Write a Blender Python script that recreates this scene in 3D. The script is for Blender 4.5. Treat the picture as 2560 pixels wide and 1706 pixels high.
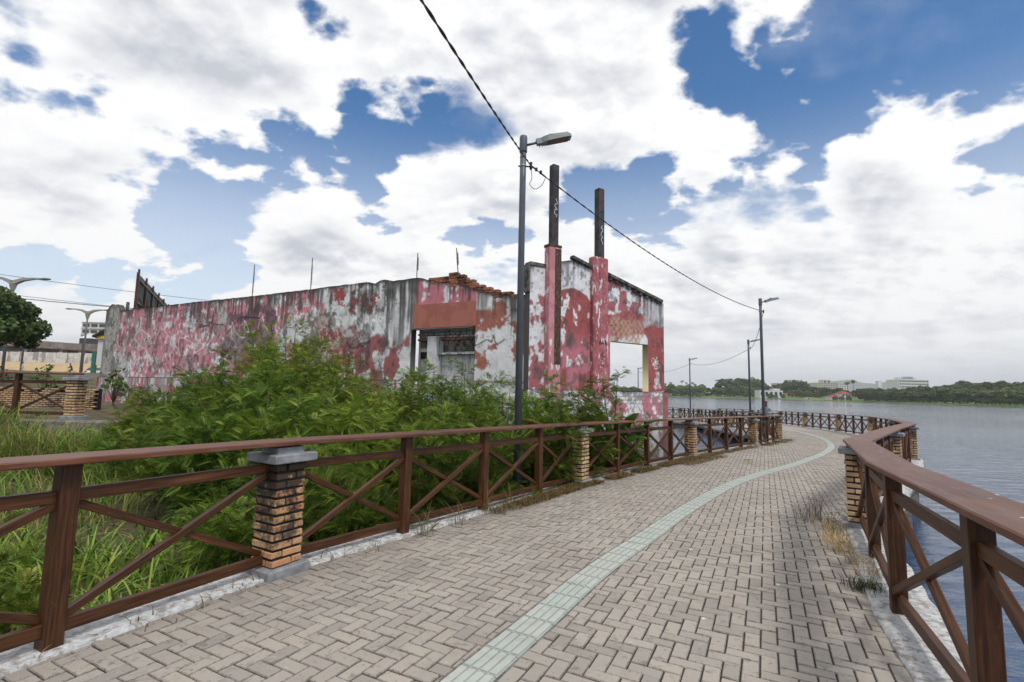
import bpy, bmesh, math, random
import numpy as np
from mathutils import Vector, Matrix
PI = math.pi
random.seed(7); RNG = np.random.default_rng(7)
sc = bpy.context.scene
for o in list(bpy.data.objects): bpy.data.objects.remove(o)
COL = sc.collection

# ------------------------------------------------------------------ camera
cam = bpy.data.cameras.new('camera'); cam_o = bpy.data.objects.new('camera', cam); COL.objects.link(cam_o)
cam.sensor_width = 36.0; cam.lens = 17.086; cam.clip_start = 0.05; cam.clip_end = 30000
CM = ((0.9997774, 0.0210984, 0.0), (-0.0021336, 0.1011043, 0.9948735), (0.0209903, -0.9946521, 0.1011268))
cam_o.matrix_world = Matrix(((CM[0][0], -CM[0][1], -CM[0][2], 0), (CM[1][0], -CM[1][1], -CM[1][2], 0), (CM[2][0], -CM[2][1], -CM[2][2], 1.56), (0, 0, 0, 1)))
sc.camera = cam_o
vs = sc.view_settings; vs.view_transform = 'Standard'; vs.look = 'None'; vs.exposure = 0.06; vs.gamma = 1.0; vs.use_curve_mapping = False

# ------------------------------------------------------------------ sky and sun
SUN = Vector((0.42, -0.62, 1.05)).normalized()
def srgb(r, g, b):
    f = lambda c: (c / 255 / 12.92) if c <= 10.3 else ((c / 255 + 0.055) / 1.055) ** 2.4
    return (f(r), f(g), f(b))
# value noise in numpy
NT = np.random.default_rng(99).random((256, 256)).astype(np.float32)
def tnoise(x, y, seed=0):
    xi = np.floor(x); yi = np.floor(y); u = (x - xi).astype(np.float32); v = (y - yi).astype(np.float32)
    u = u * u * u * (u * (u * 6 - 15) + 10); v = v * v * v * (v * (v * 6 - 15) + 10)
    a = (xi.astype(np.int32) + seed * 37) & 255; b = (yi.astype(np.int32) + seed * 91) & 255; a1 = (a + 1) & 255; b1 = (b + 1) & 255
    p = NT[a, b]; p = p + (NT[a1, b] - p) * u; q = NT[a, b1]; q = q + (NT[a1, b1] - q) * u
    return p + (q - p) * v
def vnoise(x, y, seed=0): return tnoise(np.asarray(x, float), np.asarray(y, float), seed)
def fbm(x, y, seed=0, o=5, g=0.5):
    t = 0; a = 1; s = 0
    for k in range(o): t = t + a * vnoise(np.asarray(x) * 2 ** k + 17.3 * k, np.asarray(y) * 2 ** k + 9.1 * k, seed + k); s += a; a *= g
    return t / s
def sstep(x, a, b):
    t = np.clip((x - a) / (b - a), 0, 1); return t * t * (3 - 2 * t)

# gaps of blue between the clouds (unit direction, angular radius) and the greyest cloud bellies
GAPS = [(-0.674, 0.596, 0.436, 0.013), (-0.657, 0.580, 0.481, 0.011), (-0.683, 0.631, 0.369, 0.020), (-0.654, 0.652, 0.383, 0.016), (-0.623, 0.675, 0.396, 0.008), (-0.542, 0.744, 0.390, 0.014), (-0.509, 0.771, 0.382, 0.020), (-0.465, 0.796, 0.388, 0.026), (-0.423, 0.814, 0.398, 0.027), (-0.427, 0.826, 0.368, 0.021), (-0.353, 0.854, 0.383, 0.015), (-0.293, 0.876, 0.383, 0.033), (-0.252, 0.871, 0.422, 0.034), (-0.266, 0.840, 0.472, 0.019), (-0.200, 0.864, 0.462, 0.041), (-0.151, 0.858, 0.490, 0.034), (-0.111, 0.859, 0.500, 0.024), (-0.283, 0.889, 0.361, 0.020), (-0.568, 0.749, 0.341, 0.016), (-0.543, 0.775, 0.323, 0.023), (-0.514, 0.800, 0.309, 0.031), (-0.490, 0.809, 0.324, 0.021), (-0.538, 0.798, 0.272, 0.036), (-0.562, 0.794, 0.233, 0.037), (-0.529, 0.820, 0.218, 0.030), (-0.603, 0.772, 0.199, 0.025), (-0.646, 0.740, 0.190, 0.024), (-0.683, 0.707, 0.183, 0.022), (-0.708, 0.686, 0.170, 0.021), (-0.522, 0.830, 0.194, 0.027), (-0.544, 0.822, 0.169, 0.020), (-0.080, 0.953, 0.293, 0.029), (-0.045, 0.952, 0.302, 0.025), (-0.320, 0.724, 0.611, 0.008), (0.329, 0.759, 0.562, 0.025), (0.361, 0.767, 0.530, 0.015), (0.404, 0.722, 0.562, 0.009), (0.462, 0.731, 0.503, 0.034), (0.437, 0.759, 0.483, 0.033), (0.466, 0.756, 0.460, 0.035), (0.492, 0.760, 0.425, 0.024), (0.498, 0.779, 0.380, 0.016), (0.499, 0.730, 0.466, 0.045), (0.512, 0.691, 0.509, 0.060), (0.512, 0.663, 0.546, 0.052), (0.578, 0.638, 0.509, 0.079), (0.627, 0.599, 0.498, 0.073), (0.635, 0.629, 0.449, 0.045), (0.582, 0.666, 0.466, 0.042), (0.639, 0.648, 0.414, 0.022), (0.681, 0.651, 0.336, 0.024), (0.652, 0.674, 0.348, 0.020), (0.692, 0.634, 0.347, 0.021), (0.232, 0.875, 0.424, 0.029), (0.204, 0.893, 0.402, 0.027), (0.255, 0.892, 0.374, 0.022), (0.221, 0.903, 0.368, 0.024), (0.194, 0.914, 0.357, 0.020), (0.396, 0.834, 0.385, 0.017), (0.425, 0.813, 0.399, 0.015), (0.109, 0.918, 0.382, 0.020)]
GREYS = [(-0.494, 0.707, 0.507, 0.178), (-0.688, 0.682, 0.249, 0.097), (-0.046, 0.846, 0.532, 0.084), (-0.366, 0.898, 0.245, 0.087)]
def clouds(AZ, EL, view):
    """cloud cover and colour for directions (azimuth 0 = +Y, towards +X; elevation)"""
    ce = np.cos(EL); DX = ce * np.sin(AZ); DY = ce * np.cos(AZ); DZ = np.sin(EL)
    den = DZ + 0.34; QX = (DX / den).astype(np.float32); QY = (DY / den * 1.25).astype(np.float32)
    def fb(s, seed, o, g=0.5, ox=0, oy=0, bil=False):
        t = 0; a = 1; n = 0; c, sn = 0.8, 0.6; X = (QX + ox) * s + 40; Y = (QY + oy) * s + 40
        for k in range(o):
            v = tnoise(X, Y, seed + k); t = t + a * (1 - np.abs(2 * v - 1) if bil else v); n += a; a *= g
            X, Y = (c * X - sn * Y) * 2.03 + 11.3, (sn * X + c * Y) * 2.03 + 5.7
        return t / n
    w1 = fb(2.4, 11, 3) - 0.5; w2 = fb(2.4, 21, 3) - 0.5
    if view:
        wx = DX + 0.075 * w1; wz = DZ + 0.06 * w2; sd = np.full(AZ.shape, -9.0, np.float32)
        for gx, gy, gz, r in GAPS: np.maximum(sd, r * 1.06 + min(0.012, 0.35 * r) - np.sqrt((wx - gx) ** 2 + (DY - gy) ** 2 + (wz - gz) ** 2), out=sd)
        sd = np.clip(sd, -0.16, 0.06) * 13.0
    else:
        sd = (fb(0.9, 5, 4) - 0.60) * 9.0
    n1 = fb(4.5, 31, 7, 0.56); b1 = fb(6.0, 51, 6, 0.55, bil=True); b2 = fb(2.1, 71, 4, 0.5, bil=True)
    T = -sd + 1.75 * (n1 - 0.5) + 1.15 * (b1 - 0.56)
    soft = sstep(fb(1.7, 91, 3), 0.45, 0.7)
    fine_ = fb(16.0, 131, 5, 0.6) - 0.5; alpha = sstep(T + 0.35 * fine_, -0.10 - 0.25 * soft, 0.30 + 0.85 * soft)
    alpha = np.maximum(alpha, sstep(fb(3.4, 95, 6, 0.6), 0.50, 0.80) * 0.12 * sstep(T, -1.2, 0.1))
    def blur(A, n):
        for _ in range(2):
            c = np.cumsum(np.pad(A, ((n + 1, n), (0, 0)), mode='edge'), 0); A = (c[2 * n + 1:] - c[:-2 * n - 1]) / (2 * n + 1)
            c = np.cumsum(np.pad(A, ((0, 0), (n + 1, n)), mode='edge'), 1); A = (c[:, 2 * n + 1:] - c[:, :-2 * n - 1]) / (2 * n + 1)
        return A
    k = AZ.shape[0] / 592.0; R = lambda n: max(1, int(n * k))
    m = np.clip(T, 0, 1.5).astype(np.float64)
    up = np.roll(blur(m, R(14)), -R(12), 0); up[-R(12):] = up[-R(12) - 1]
    gr = np.zeros_like(T)
    for gx, gy, gz, r in GREYS: gr = np.maximum(gr, 1 - sstep(np.sqrt((DX + 0.34 * w1 - gx) ** 2 + (DY + 0.2 * w2 - gy) ** 2 + (DZ + 0.26 * w2 - gz) ** 2), r * 0.1, r * 1.35))
    big = sstep(fb(1.3, 101, 4), 0.40, 0.66)
    thick = sstep(up, 0.35, 1.4)
    base = thick * (0.12 + 0.34 * big + 0.40 * gr)
    lit = (b2 - fb(2.1, 71, 4, 0.5, 0.05, -0.10, True)) * 0.55 + (b1 - fb(6.0, 51, 6, 0.55, 0.012, -0.03, True)) * 0.30 + (n1 - fb(4.5, 31, 7, 0.56, 0.015, -0.04)) * 0.9
    low = sstep(DZ, 0.26, 0.06)
    st = fbm(AZ * 6, np.sqrt(EL) * 24, 120, 4); st2 = fbm(AZ * 20, np.sqrt(EL) * 55, 140, 4)
    base = base * (1 - 0.6 * low) + low * (sstep(st, 0.38, 0.66) * 0.24 + (st2 - 0.5) * 0.55 - 0.02)
    sh = np.clip(base - lit * (1 - 0.75 * low) * (0.6 + 1.9 * thick), 0, 1)[..., None]
    rgb = 0.88 * (1 - sh) + np.array([0.50, 0.52, 0.575]) * sh
    hz = (sstep(DZ, 0.11, -0.01) * 0.75)[..., None]
    rgb = rgb * (1 - hz) + np.array([0.74, 0.775, 0.82]) * hz
    alpha = np.maximum(alpha, sstep(DZ, 0.14, 0.02) * 0.92); alpha = np.maximum(alpha, 0.54 * sstep(DZ, 0.52, 0.16))
    return np.dstack([rgb, alpha]).astype(np.float32)
def cloud_map(W=4096):
    HH = W // 4; out = np.ones((HH * 2, W, 4), np.float32); out[:HH] = (0.5, 0.54, 0.6, 0.95)
    ax = lambda n, a, b: a + (np.arange(n) + 0.5) / n * (b - a)
    A, E = np.meshgrid(ax(W // 4, -PI, PI), ax(HH // 4, 0, PI / 2)); out[HH:] = np.repeat(np.repeat(clouds(A, E, False), 4, 0), 4, 1)
    k0, k1 = int(W * (0.5 - 68 / 360)), int(W * (0.5 + 68 / 360)); r1 = int(HH * 54 / 90)
    A, E = np.meshgrid(ax(W, -PI, PI)[k0:k1], ax(HH, 0, PI / 2)[:r1]); v = clouds(A, E, True)
    fx = np.minimum(1, np.minimum(np.arange(k1 - k0), np.arange(k1 - k0)[::-1]) / 90.0)[None, :, None]; fy = np.minimum(1, (r1 - 1 - np.arange(r1)) / 50.0)[:, None, None]
    f = (fx * fy).astype(np.float32); out[HH:HH + r1, k0:k1] = out[HH:HH + r1, k0:k1] * (1 - f) + v * f
    return out

def make_world():
    w = bpy.data.worlds.new('World'); sc.world = w; w.use_nodes = True
    nt = w.node_tree; N = nt.nodes; L = nt.links; N.clear()
    W = 4096; cm = np.roll(cloud_map(W), -W // 4, 1); tc = N.new('ShaderNodeTexCoord')
    def env(name, px):
        im = bpy.data.images.new(name, W, W // 2, alpha=False, float_buffer=True); im.colorspace_settings.name = 'Non-Color'
        px = np.ascontiguousarray(px, np.float32); im.pixels.foreach_set(px.ravel()); im.update(); im.pack()
        e = N.new('ShaderNodeTexEnvironment'); e.image = im; e.interpolation = 'Linear'; L.new(tc.outputs['Generated'], e.inputs[0]); return e
    cov = np.ones_like(cm); cov[..., :3] = cm[..., 3:]; cm[..., 3] = 1
    env_c = env('cloud_light', cm); env_a = env('cloud_cover', cov)
    sky = N.new('ShaderNodeTexSky'); sky.sky_type = 'NISHITA'; sky.sun_disc = False
    sky.sun_elevation = math.asin(SUN.z); sky.sun_rotation = math.atan2(SUN.x, SUN.y)
    sky.altitude = 20.0; sky.air_density = 1.0; sky.dust_density = 0.2; sky.ozone_density = 2.0
    hs = N.new('ShaderNodeHueSaturation'); hs.inputs['Saturation'].default_value = 1.32; L.new(sky.outputs[0], hs.inputs['Color'])
    b1 = N.new('ShaderNodeBackground'); L.new(hs.outputs[0], b1.inputs[0]); b1.inputs[1].default_value = SKY_STRENGTH
    b2 = N.new('ShaderNodeBackground'); L.new(env_c.outputs[0], b2.inputs[0]); b2.inputs[1].default_value = CLOUD_STRENGTH
    mx = N.new('ShaderNodeMixShader'); L.new(env_a.outputs[0], mx.inputs[0]); L.new(b1.outputs[0], mx.inputs[1]); L.new(b2.outputs[0], mx.inputs[2])
    out = N.new('ShaderNodeOutputWorld'); L.new(mx.outputs[0], out.inputs[0])
    w.cycles.sampling_method = 'MANUAL'; w.cycles.sample_map_resolution = 512
SKY_STRENGTH, CLOUD_STRENGTH = 0.13, 1.16
make_world()
sun = bpy.data.lights.new('sun', 'SUN'); sun.energy = 2.0; sun.angle = math.radians(11); sun.color = (1.0, 0.965, 0.91)
sun_o = bpy.data.objects.new('sun', sun); COL.objects.link(sun_o); sun_o.rotation_euler = SUN.to_track_quat('Z', 'Y').to_euler()
sc.cycles.max_bounces = 6; sc.cycles.diffuse_bounces = 3; sc.cycles.glossy_bounces = 3; sc.cycles.transmission_bounces = 4; sc.cycles.transparent_max_bounces = 8
sc.cycles.caustics_reflective = False; sc.cycles.caustics_refractive = False
try:
    sc.cycles.use_denoising = True
except Exception: pass

# ------------------------------------------------------------------ helpers
def tag(o, label=None, cat=None, group=None, kind=None):
    if label: o['label'] = label
    if cat: o['category'] = cat
    if group: o['group'] = group
    if kind: o['kind'] = kind
    return o
ORG = {}
def thing(name, label, cat, loc=(0, 0, 0), group=None, rz=0.0):
    o = bpy.data.objects.new(name, None); COL.objects.link(o); o.location = loc; o.rotation_euler[2] = rz; o.empty_display_size = 0.1
    ORG[o.name] = Vector(loc) if rz == 0 else Vector((0, 0, 0))
    return tag(o, label, cat, group, 'thing')
def link(name, me, mat=None, parent=None):
    o = bpy.data.objects.new(name, me); COL.objects.link(o)
    if mat is not None and not me.materials: me.materials.append(mat)
    if parent is not None: o.parent = parent
    return o
def copy_tree(o, parent=None):
    c = o.copy(); COL.objects.link(c); c.parent = parent
    for ch in list(o.children): copy_tree(ch, c)
    return c
class MB:
    """collects polygons of one mesh; uv = (metres along, metres across); c = colour attribute"""
    def __init__(s): s.v = []; s.f = []; s.uv = []; s.c = []; s.fm = []
    def add(s, vs, fs, uvs=None, col=None):
        b = len(s.v); s.v.extend(tuple(x) for x in vs)
        for i, f in enumerate(fs):
            s.f.append(tuple(b + k for k in f)); s.uv.append(uvs[i] if uvs else [(0, 0)] * len(f)); s.c.append(col if col is not None else (1, 1, 1))
        return s
    def box(s, c, size, R=None, ch=0.0, col=None):
        hx, hy, hz = (k / 2 for k in size); c = Vector(c)
        ax, ay, az = (Vector((1, 0, 0)), Vector((0, 1, 0)), Vector((0, 0, 1))) if R is None else (R.col[0].to_3d(), R.col[1].to_3d(), R.col[2].to_3d())
        return s.beam(c - az * hz, c + az * hz, size[0], size[1], ay, ch, col)
    def beam(s, p, q, w, h, up=(0, 0, 1), ch=0.006, col=None):
        """prism from p to q; w across, h along 'up'"""
        p, q, up = Vector(p), Vector(q), Vector(up); d = (q - p); Ln = d.length; d = d / Ln
        x = up.cross(d)
        if x.length < 1e-6: x = Vector((1, 0, 0)).cross(d)
        x.normalize(); y = d.cross(x)
        a, b = w / 2, h / 2
        if ch > 0:
            pr = [(-a + ch, -b), (a - ch, -b), (a, -b + ch), (a, b - ch), (a - ch, b), (-a + ch, b), (-a, b - ch), (-a, -b + ch)]
        else: pr = [(-a, -b), (a, -b), (a, b), (-a, b)]
        n = len(pr); vs = []
        off = random.random() * 7
        if ch > 0:
            k = [( (1 - ch / a) if a > ch else 1)]
            rings = [(p, 1 - min(.9, ch / max(a, b)), 0), (p + d * min(ch, Ln * .2), 1, 1), (q - d * min(ch, Ln * .2), 1, 1), (q, 1 - min(.9, ch / max(a, b)), 0)]
        else: rings = [(p, 1, 0), (q, 1, 0)]
        for c, sc_, _ in rings:
            for (u, v) in pr: vs.append(c + x * (u * sc_) + y * (v * sc_))
        fs = []; uv = []
        per = [0]
        for i in range(n): per.append(per[-1] + math.hypot(pr[(i + 1) % n][0] - pr[i][0], pr[(i + 1) % n][1] - pr[i][1]))
        m = len(rings); tl = [0, 0.01, Ln - 0.01, Ln] if m == 4 else [0, Ln]
        for r in range(m - 1):
            for i in range(n):
                j = (i + 1) % n
                fs.append((r * n + i, r * n + j, (r + 1) * n + j, (r + 1) * n + i))
                uv.append([(off + tl[r], off + per[i]), (off + tl[r], off + per[i + 1]), (off + tl[r + 1], off + per[i + 1]), (off + tl[r + 1], off + per[i])])
        fs.append(tuple(reversed(range(n)))); uv.append([(off + u_, off + v_) for u_, v_ in reversed(pr)])
        fs.append(tuple((m - 1) * n + i for i in range(n))); uv.append([(off + u_, off + v_) for u_, v_ in pr])
        return s.add(vs, fs, uv, col)
    def tube(s, path, r, n=8, col=None, cap=True):
        path = [Vector(p) for p in path]; rs = r if isinstance(r, (list, tuple)) else [r] * len(path); vs = []; fs = []; uv = []
        prev = None; L = 0.0; Ls = []
        for i, p in enumerate(path):
            d = (path[min(i + 1, len(path) - 1)] - path[max(i - 1, 0)]).normalized()
            if prev is None: x = d.orthogonal().normalized()
            else:
                x = prev - d * prev.dot(d)
                x = x.normalized() if x.length > 1e-6 else d.orthogonal().normalized()
            prev = x; y = d.cross(x)
            if i: L += (p - path[i - 1]).length
            Ls.append(L)
            for k in range(n):
                a = 2 * PI * k / n; vs.append(p + (x * math.cos(a) + y * math.sin(a)) * rs[i])
        for i in range(len(path) - 1):
            for k in range(n):
                j = (k + 1) % n; fs.append((i * n + k, i * n + j, (i + 1) * n + j, (i + 1) * n + k))
                u0, u1 = k / n * 6.28 * rs[i], (k + 1) / n * 6.28 * rs[i]
                uv.append([(Ls[i], u0), (Ls[i], u1), (Ls[i + 1], u1), (Ls[i + 1], u0)])
        if cap:
            fs.append(tuple(reversed(range(n)))); uv.append([(0, 0)] * n); b = (len(path) - 1) * n; fs.append(tuple(b + k for k in range(n))); uv.append([(0, 0)] * n)
        return s.add(vs, fs, uv, col)
    def ell(s, c, r, nu=10, nv=7, col=None):
        vs = [];
        for j in range(nv + 1):
            t = PI * j / nv
            for i in range(nu):
                a = 2 * PI * i / nu; vs.append((c[0] + r[0] * math.sin(t) * math.cos(a), c[1] + r[1] * math.sin(t) * math.sin(a), c[2] + r[2] * math.cos(t)))
        fs = [(j * nu + i, (j + 1) * nu + i, (j + 1) * nu + (i + 1) % nu, j * nu + (i + 1) % nu) for j in range(nv) for i in range(nu)]
        return s.add(vs, fs, None, col)
    def mesh(s, name, org=(0, 0, 0), smooth=False):
        me = bpy.data.meshes.new(name); ox, oy, oz = org
        me.from_pydata([(x - ox, y - oy, z - oz) for x, y, z in s.v], [], s.f)
        uvl = me.uv_layers.new(name='UVMap'); flat = [t for f in s.uv for p in f for t in p]
        uvl.data.foreach_set('uv', flat)
        if any(c != (1, 1, 1) for c in s.c):
            at = me.color_attributes.new('Col', 'FLOAT_COLOR', 'CORNER')
            at.data.foreach_set('color', [t for f, c in zip(s.f, s.c) for _ in f for t in (c[0], c[1], c[2], 1.0)])
        if smooth: me.polygons.foreach_set('use_smooth', [True] * len(me.polygons))
        me.update(); return me
    def build(s, name, mat, parent=None, smooth=False):
        root = parent
        while root is not None and root.parent is not None: root = root.parent
        org = ORG.get(root.name, (0, 0, 0)) if root is not None else (0, 0, 0)
        return link(name, s.mesh(name, org, smooth), mat, parent)
def np_mesh(name, V, F, mat=None, parent=None, col=None, smooth=False, uv=None, rnd=None):
    """fast mesh from arrays; F (n,3|4); col per vertex (n,3); rnd per face"""
    me = bpy.data.meshes.new(name); V = np.asarray(V, np.float32); F = np.asarray(F, np.int32); k = F.shape[1]
    me.vertices.add(len(V)); me.vertices.foreach_set('co', V.ravel())
    me.loops.add(F.size); me.loops.foreach_set('vertex_index', F.ravel())
    me.polygons.add(len(F)); me.polygons.foreach_set('loop_start', np.arange(0, F.size, k, dtype=np.int32))
    try: me.polygons.foreach_set('loop_total', np.full(len(F), k, np.int32))
    except Exception: pass
    me.update(calc_edges=True); me.validate()
    if col is not None:
        at = me.color_attributes.new('Col', 'FLOAT_COLOR', 'POINT'); C = np.ones((len(V), 4), np.float32); C[:, :3] = col; at.data.foreach_set('color', C.ravel())
    if rnd is not None:
        at = me.attributes.new('rnd', 'FLOAT', 'FACE'); at.data.foreach_set('value', np.asarray(rnd, np.float32))
    if uv is not None:
        l = me.uv_layers.new(name='UVMap'); l.data.foreach_set('uv', np.asarray(uv, np.float32).reshape(-1, 2)[F.ravel()].ravel())
    if smooth: me.polygons.foreach_set('use_smooth', np.ones(len(F), bool))
    if mat is not None: me.materials.append(mat)
    return link(name, me, None, parent)

# ------------------------------------------------------------------ materials
MATS = {}
class MT:
    def __init__(s, name):
        s.m = bpy.data.materials.new(name); s.m.use_nodes = True; s.nt = s.m.node_tree; s.N = s.nt.nodes; s.L = s.nt.links
        s.b = s.N['Principled BSDF']; s.out = s.N['Material Output']; MATS[name] = s.m
    def nd(s, t, **k):
        n = s.N.new(t)
        for a, v in k.items(): setattr(n, a, v)
        return n
    def put(s, sock, v):
        if hasattr(v, 'is_output'): s.L.new(v, sock)
        elif isinstance(v, (tuple, list)) and len(v) == 3 and sock.type == 'RGBA': sock.default_value = (*v, 1)
        else: sock.default_value = v
    def co(s, which='Object', scale=(1, 1, 1), loc=(0, 0, 0)):
        tc = s.nd('ShaderNodeTexCoord'); mp = s.nd('ShaderNodeMapping'); s.L.new(tc.outputs[which], mp.inputs[0]); mp.inputs['Scale'].default_value = scale; mp.inputs['Location'].default_value = loc; return mp.outputs[0]
    def world(s, scale=(1, 1, 1)):
        g = s.nd('ShaderNodeNewGeometry'); mp = s.nd('ShaderNodeMapping'); s.L.new(g.outputs['Position'], mp.inputs[0]); mp.inputs['Scale'].default_value = scale; return mp.outputs[0]
    def noise(s, v, sc_=5, det=5, ro=0.55, dist=0.0, col=False):
        n = s.nd('ShaderNodeTexNoise'); s.L.new(v, n.inputs['Vector']); n.inputs['Scale'].default_value = sc_; n.inputs['Detail'].default_value = det; n.inputs['Roughness'].default_value = ro; n.inputs['Distortion'].default_value = dist
        return n.outputs['Color' if col else 'Fac']
    def vor(s, v, sc_=5, feat='F1', out='Distance'):
        n = s.nd('ShaderNodeTexVoronoi', feature=feat); s.L.new(v, n.inputs['Vector']); n.inputs['Scale'].default_value = sc_; return n.outputs[out]
    def mr(s, v, a, b, c=0.0, d=1.0):
        n = s.nd('ShaderNodeMapRange', interpolation_type='SMOOTHSTEP'); s.put(n.inputs[0], v)
        for i, k in enumerate((a, b, c, d)): n.inputs[i + 1].default_value = k
        return n.outputs[0]
    def ma(s, op, a, b=0.0, c=0.0):
        n = s.nd('ShaderNodeMath', operation=op); s.put(n.inputs[0], a); s.put(n.inputs[1], b); s.put(n.inputs[2], c); return n.outputs[0]
    def mix(s, f, a, b, mode='MIX'):
        n = s.nd('ShaderNodeMix', data_type='RGBA', blend_type=mode); s.put(n.inputs[0], f); s.put(n.inputs[6], a); s.put(n.inputs[7], b); return n.outputs[2]
    def attr(s, name, out='Color'):
        n = s.nd('ShaderNodeAttribute', attribute_name=name); return n.outputs[out]
    def rand(s): return s.nd('ShaderNodeObjectInfo').outputs['Random']
    def ramp(s, v, stops, interp='LINEAR'):
        n = s.nd('ShaderNodeValToRGB'); s.put(n.inputs[0], v); e = n.color_ramp.elements; n.color_ramp.interpolation = interp
        while len(e) < len(stops): e.new(0.5)
        for k, (p, c) in enumerate(stops): e[k].position = p; e[k].color = (*c, 1)
        return n.outputs[0]
    def bump(s, h, st=0.3, dist=0.01):
        n = s.nd('ShaderNodeBump'); n.inputs['Strength'].default_value = st; n.inputs['Distance'].default_value = dist; s.put(n.inputs['Height'], h); s.L.new(n.outputs[0], s.b.inputs['Normal']); return s
    def set(s, col=None, rough=0.7, metal=0.0, spec=None):
        if col is not None: s.put(s.b.inputs['Base Color'], col)
        s.put(s.b.inputs['Roughness'], rough); s.put(s.b.inputs['Metallic'], metal)
        if spec is not None: s.b.inputs['Specular IOR Level'].default_value = spec
        return s
def plain(name, col, rough=0.7, metal=0.0, var=0.18, scale=6.0, spec=None):
    m = MT(name); n = m.noise(m.co(), scale, 6)
    c = m.mix(m.mr(n, 0.3, 0.7), tuple(k * (1 - var) for k in col), tuple(min(1, k * (1 + var)) for k in col)); m.set(c, rough, metal, spec); return m.m
# ------------------------------------------------------------------ the walkway plane and its two edges
DA, DB = -0.00586, -0.01740
def dz(x, y): return DA * x + DB * y
def catmull(P, step=0.25):
    P = [np.array(p, float) for p in P]; Q = [2 * P[0] - P[1]] + P + [2 * P[-1] - P[-2]]; out = []; idx = []
    for i in range(1, len(Q) - 2):
        a, b, c, d = Q[i - 1:i + 3]; n = max(2, int(np.linalg.norm(c - b) / step)); idx.append(len(out))
        for k in range(n):
            t = k / n; out.append(0.5 * ((2 * b) + (-a + c) * t + (2 * a - 5 * b + 4 * c - d) * t * t + (-a + 3 * b - 3 * c + d) * t ** 3))
    idx.append(len(out)); out.append(P[-1]); return np.array(out), idx
# pillars along the left (inner) and right (outer) edge, walking away from the camera
LP = [(-4.75, -1.12), (-2.04, 4.46), (1.33, 9.50), (5.35, 14.60), (9.55, 19.35), (12.45, 22.8), (14.45, 28.8), (15.15, 33.7), (15.85, 38.2), (16.55, 43.2), (16.75, 48.4), (15.6, 53.6)]
RP = [(0.35, -5.2), (1.60, 1.02), (4.66, 6.62), (8.72, 11.22), (12.62, 15.50), (16.45, 21.1), (19.85, 27.0), (21.85, 32.7), (23.0, 38.3), (24.0, 43.6), (24.2, 49.2), (23.4, 55.0)]
def straight(P, step=0.25):
    out = []; idx = []
    for a, b in zip(P[:-1], P[1:]):
        a, b = np.array(a), np.array(b); n = max(2, int(np.linalg.norm(b - a) / step)); idx.append(len(out)); out += [a + (b - a) * k / n for k in range(n)]
    idx.append(len(out)); out.append(np.array(P[-1])); return np.array(out), idx
LC, LI = straight(LP); RC, RI = straight(RP[:2] + [(2.98, 3.86)] + RP[2:]); RI.pop(2)                    # the railings run straight from pillar to pillar
def arc(C):
    s = np.r_[0, np.cumsum(np.linalg.norm(np.diff(C, axis=0), axis=1))]; return s
def at_arc(C, s, t): return np.array([np.interp(t, s, C[:, 0]), np.interp(t, s, C[:, 1])])
def side_dist(P, C):
    """signed distance of points to polyline C; positive on its right-hand side"""
    P = np.asarray(P, float); best = np.full(len(P), 1e9); sg = np.zeros(len(P))
    for a, b in zip(C[:-1], C[1:]):
        d = b - a; L2 = d @ d; t = np.clip(((P - a) @ d) / L2, 0, 1); q = a + t[:, None] * d; v = P - q; dist = np.hypot(v[:, 0], v[:, 1])
        cr = d[1] * v[:, 0] - d[0] * v[:, 1]; m = dist < best; best[m] = dist[m]; sg[m] = np.sign(cr[m])
    return best * sg
def offset(C, o):
    """polyline moved o to the right"""
    T = np.gradient(C, axis=0); T /= np.linalg.norm(T, axis=1)[:, None]; return C + o * np.c_[T[:, 1], -T[:, 0]]

# ------------------------------------------------------------------ materials of the walkway
def wood(name, dark, light, streak, gloss=0.42, weather=0.0):
    m = MT(name); uv = m.co('UV', (1.2, 22, 1)); g = m.noise(uv, 3.0, 7, 0.6, 0.4); g2 = m.noise(m.co('UV', (0.5, 5, 1)), 2.2, 4, 0.5, 0.3)
    r = m.rand(); c = m.mix(m.mr(g, 0.32, 0.7), dark, light); c = m.mix(m.mr(g2, 0.55, 0.78, 0, 0.75), c, streak)
    c = m.mix(m.ma('MULTIPLY', r, 0.35), c, tuple(k * 0.55 for k in dark))
    big = m.noise(m.world(), 1.4, 5); c = m.mix(m.mr(big, 0.52, 0.72, 0, 0.5), c, tuple(k * 0.5 for k in dark))
    ck = m.noise(m.co('UV', (0.55, 34, 1)), 2.6, 5, 0.6, 0.25); c = m.mix(m.mr(ck, 0.655, 0.685, 0, 0.85), c, srgb(24, 15, 10)); c = m.mix(m.mr(m.noise(m.co('UV', (2.0, 9, 1)), 4.0, 6, 0.7), 0.60, 0.74, 0, 0.35), c, srgb(150, 116, 92))
    if weather:
        ng = m.noise(m.co('UV', (0.9, 3.0, 1)), 3.5, 6, 0.6); c = m.mix(m.mr(ng, 0.42, 0.75, 0, weather), c, srgb(128, 104, 98))
        red = m.noise(m.world(), 1.9, 3); c = m.mix(m.mr(red, 0.665, 0.70, 0, 0.7), c, srgb(120, 40, 38))
        dr = m.vor(m.world((1, 1, 0.2)), 3.3); sp = m.noise(m.world(), 30, 3); drop = m.ma('MULTIPLY', m.mr(dr, 0.075, 0.045), m.mr(sp, 0.40, 0.52)); c = m.mix(drop, c, srgb(205, 203, 200))
    m.set(c, m.mr(g, 0.2, 0.8, gloss - 0.08, gloss + 0.14), spec=0.32); m.bump(g, 0.35, 0.005); return m.m
M_WOOD = wood('stained_wood', srgb(52, 31, 17), srgb(98, 60, 34), srgb(148, 96, 54), 0.46)
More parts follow.
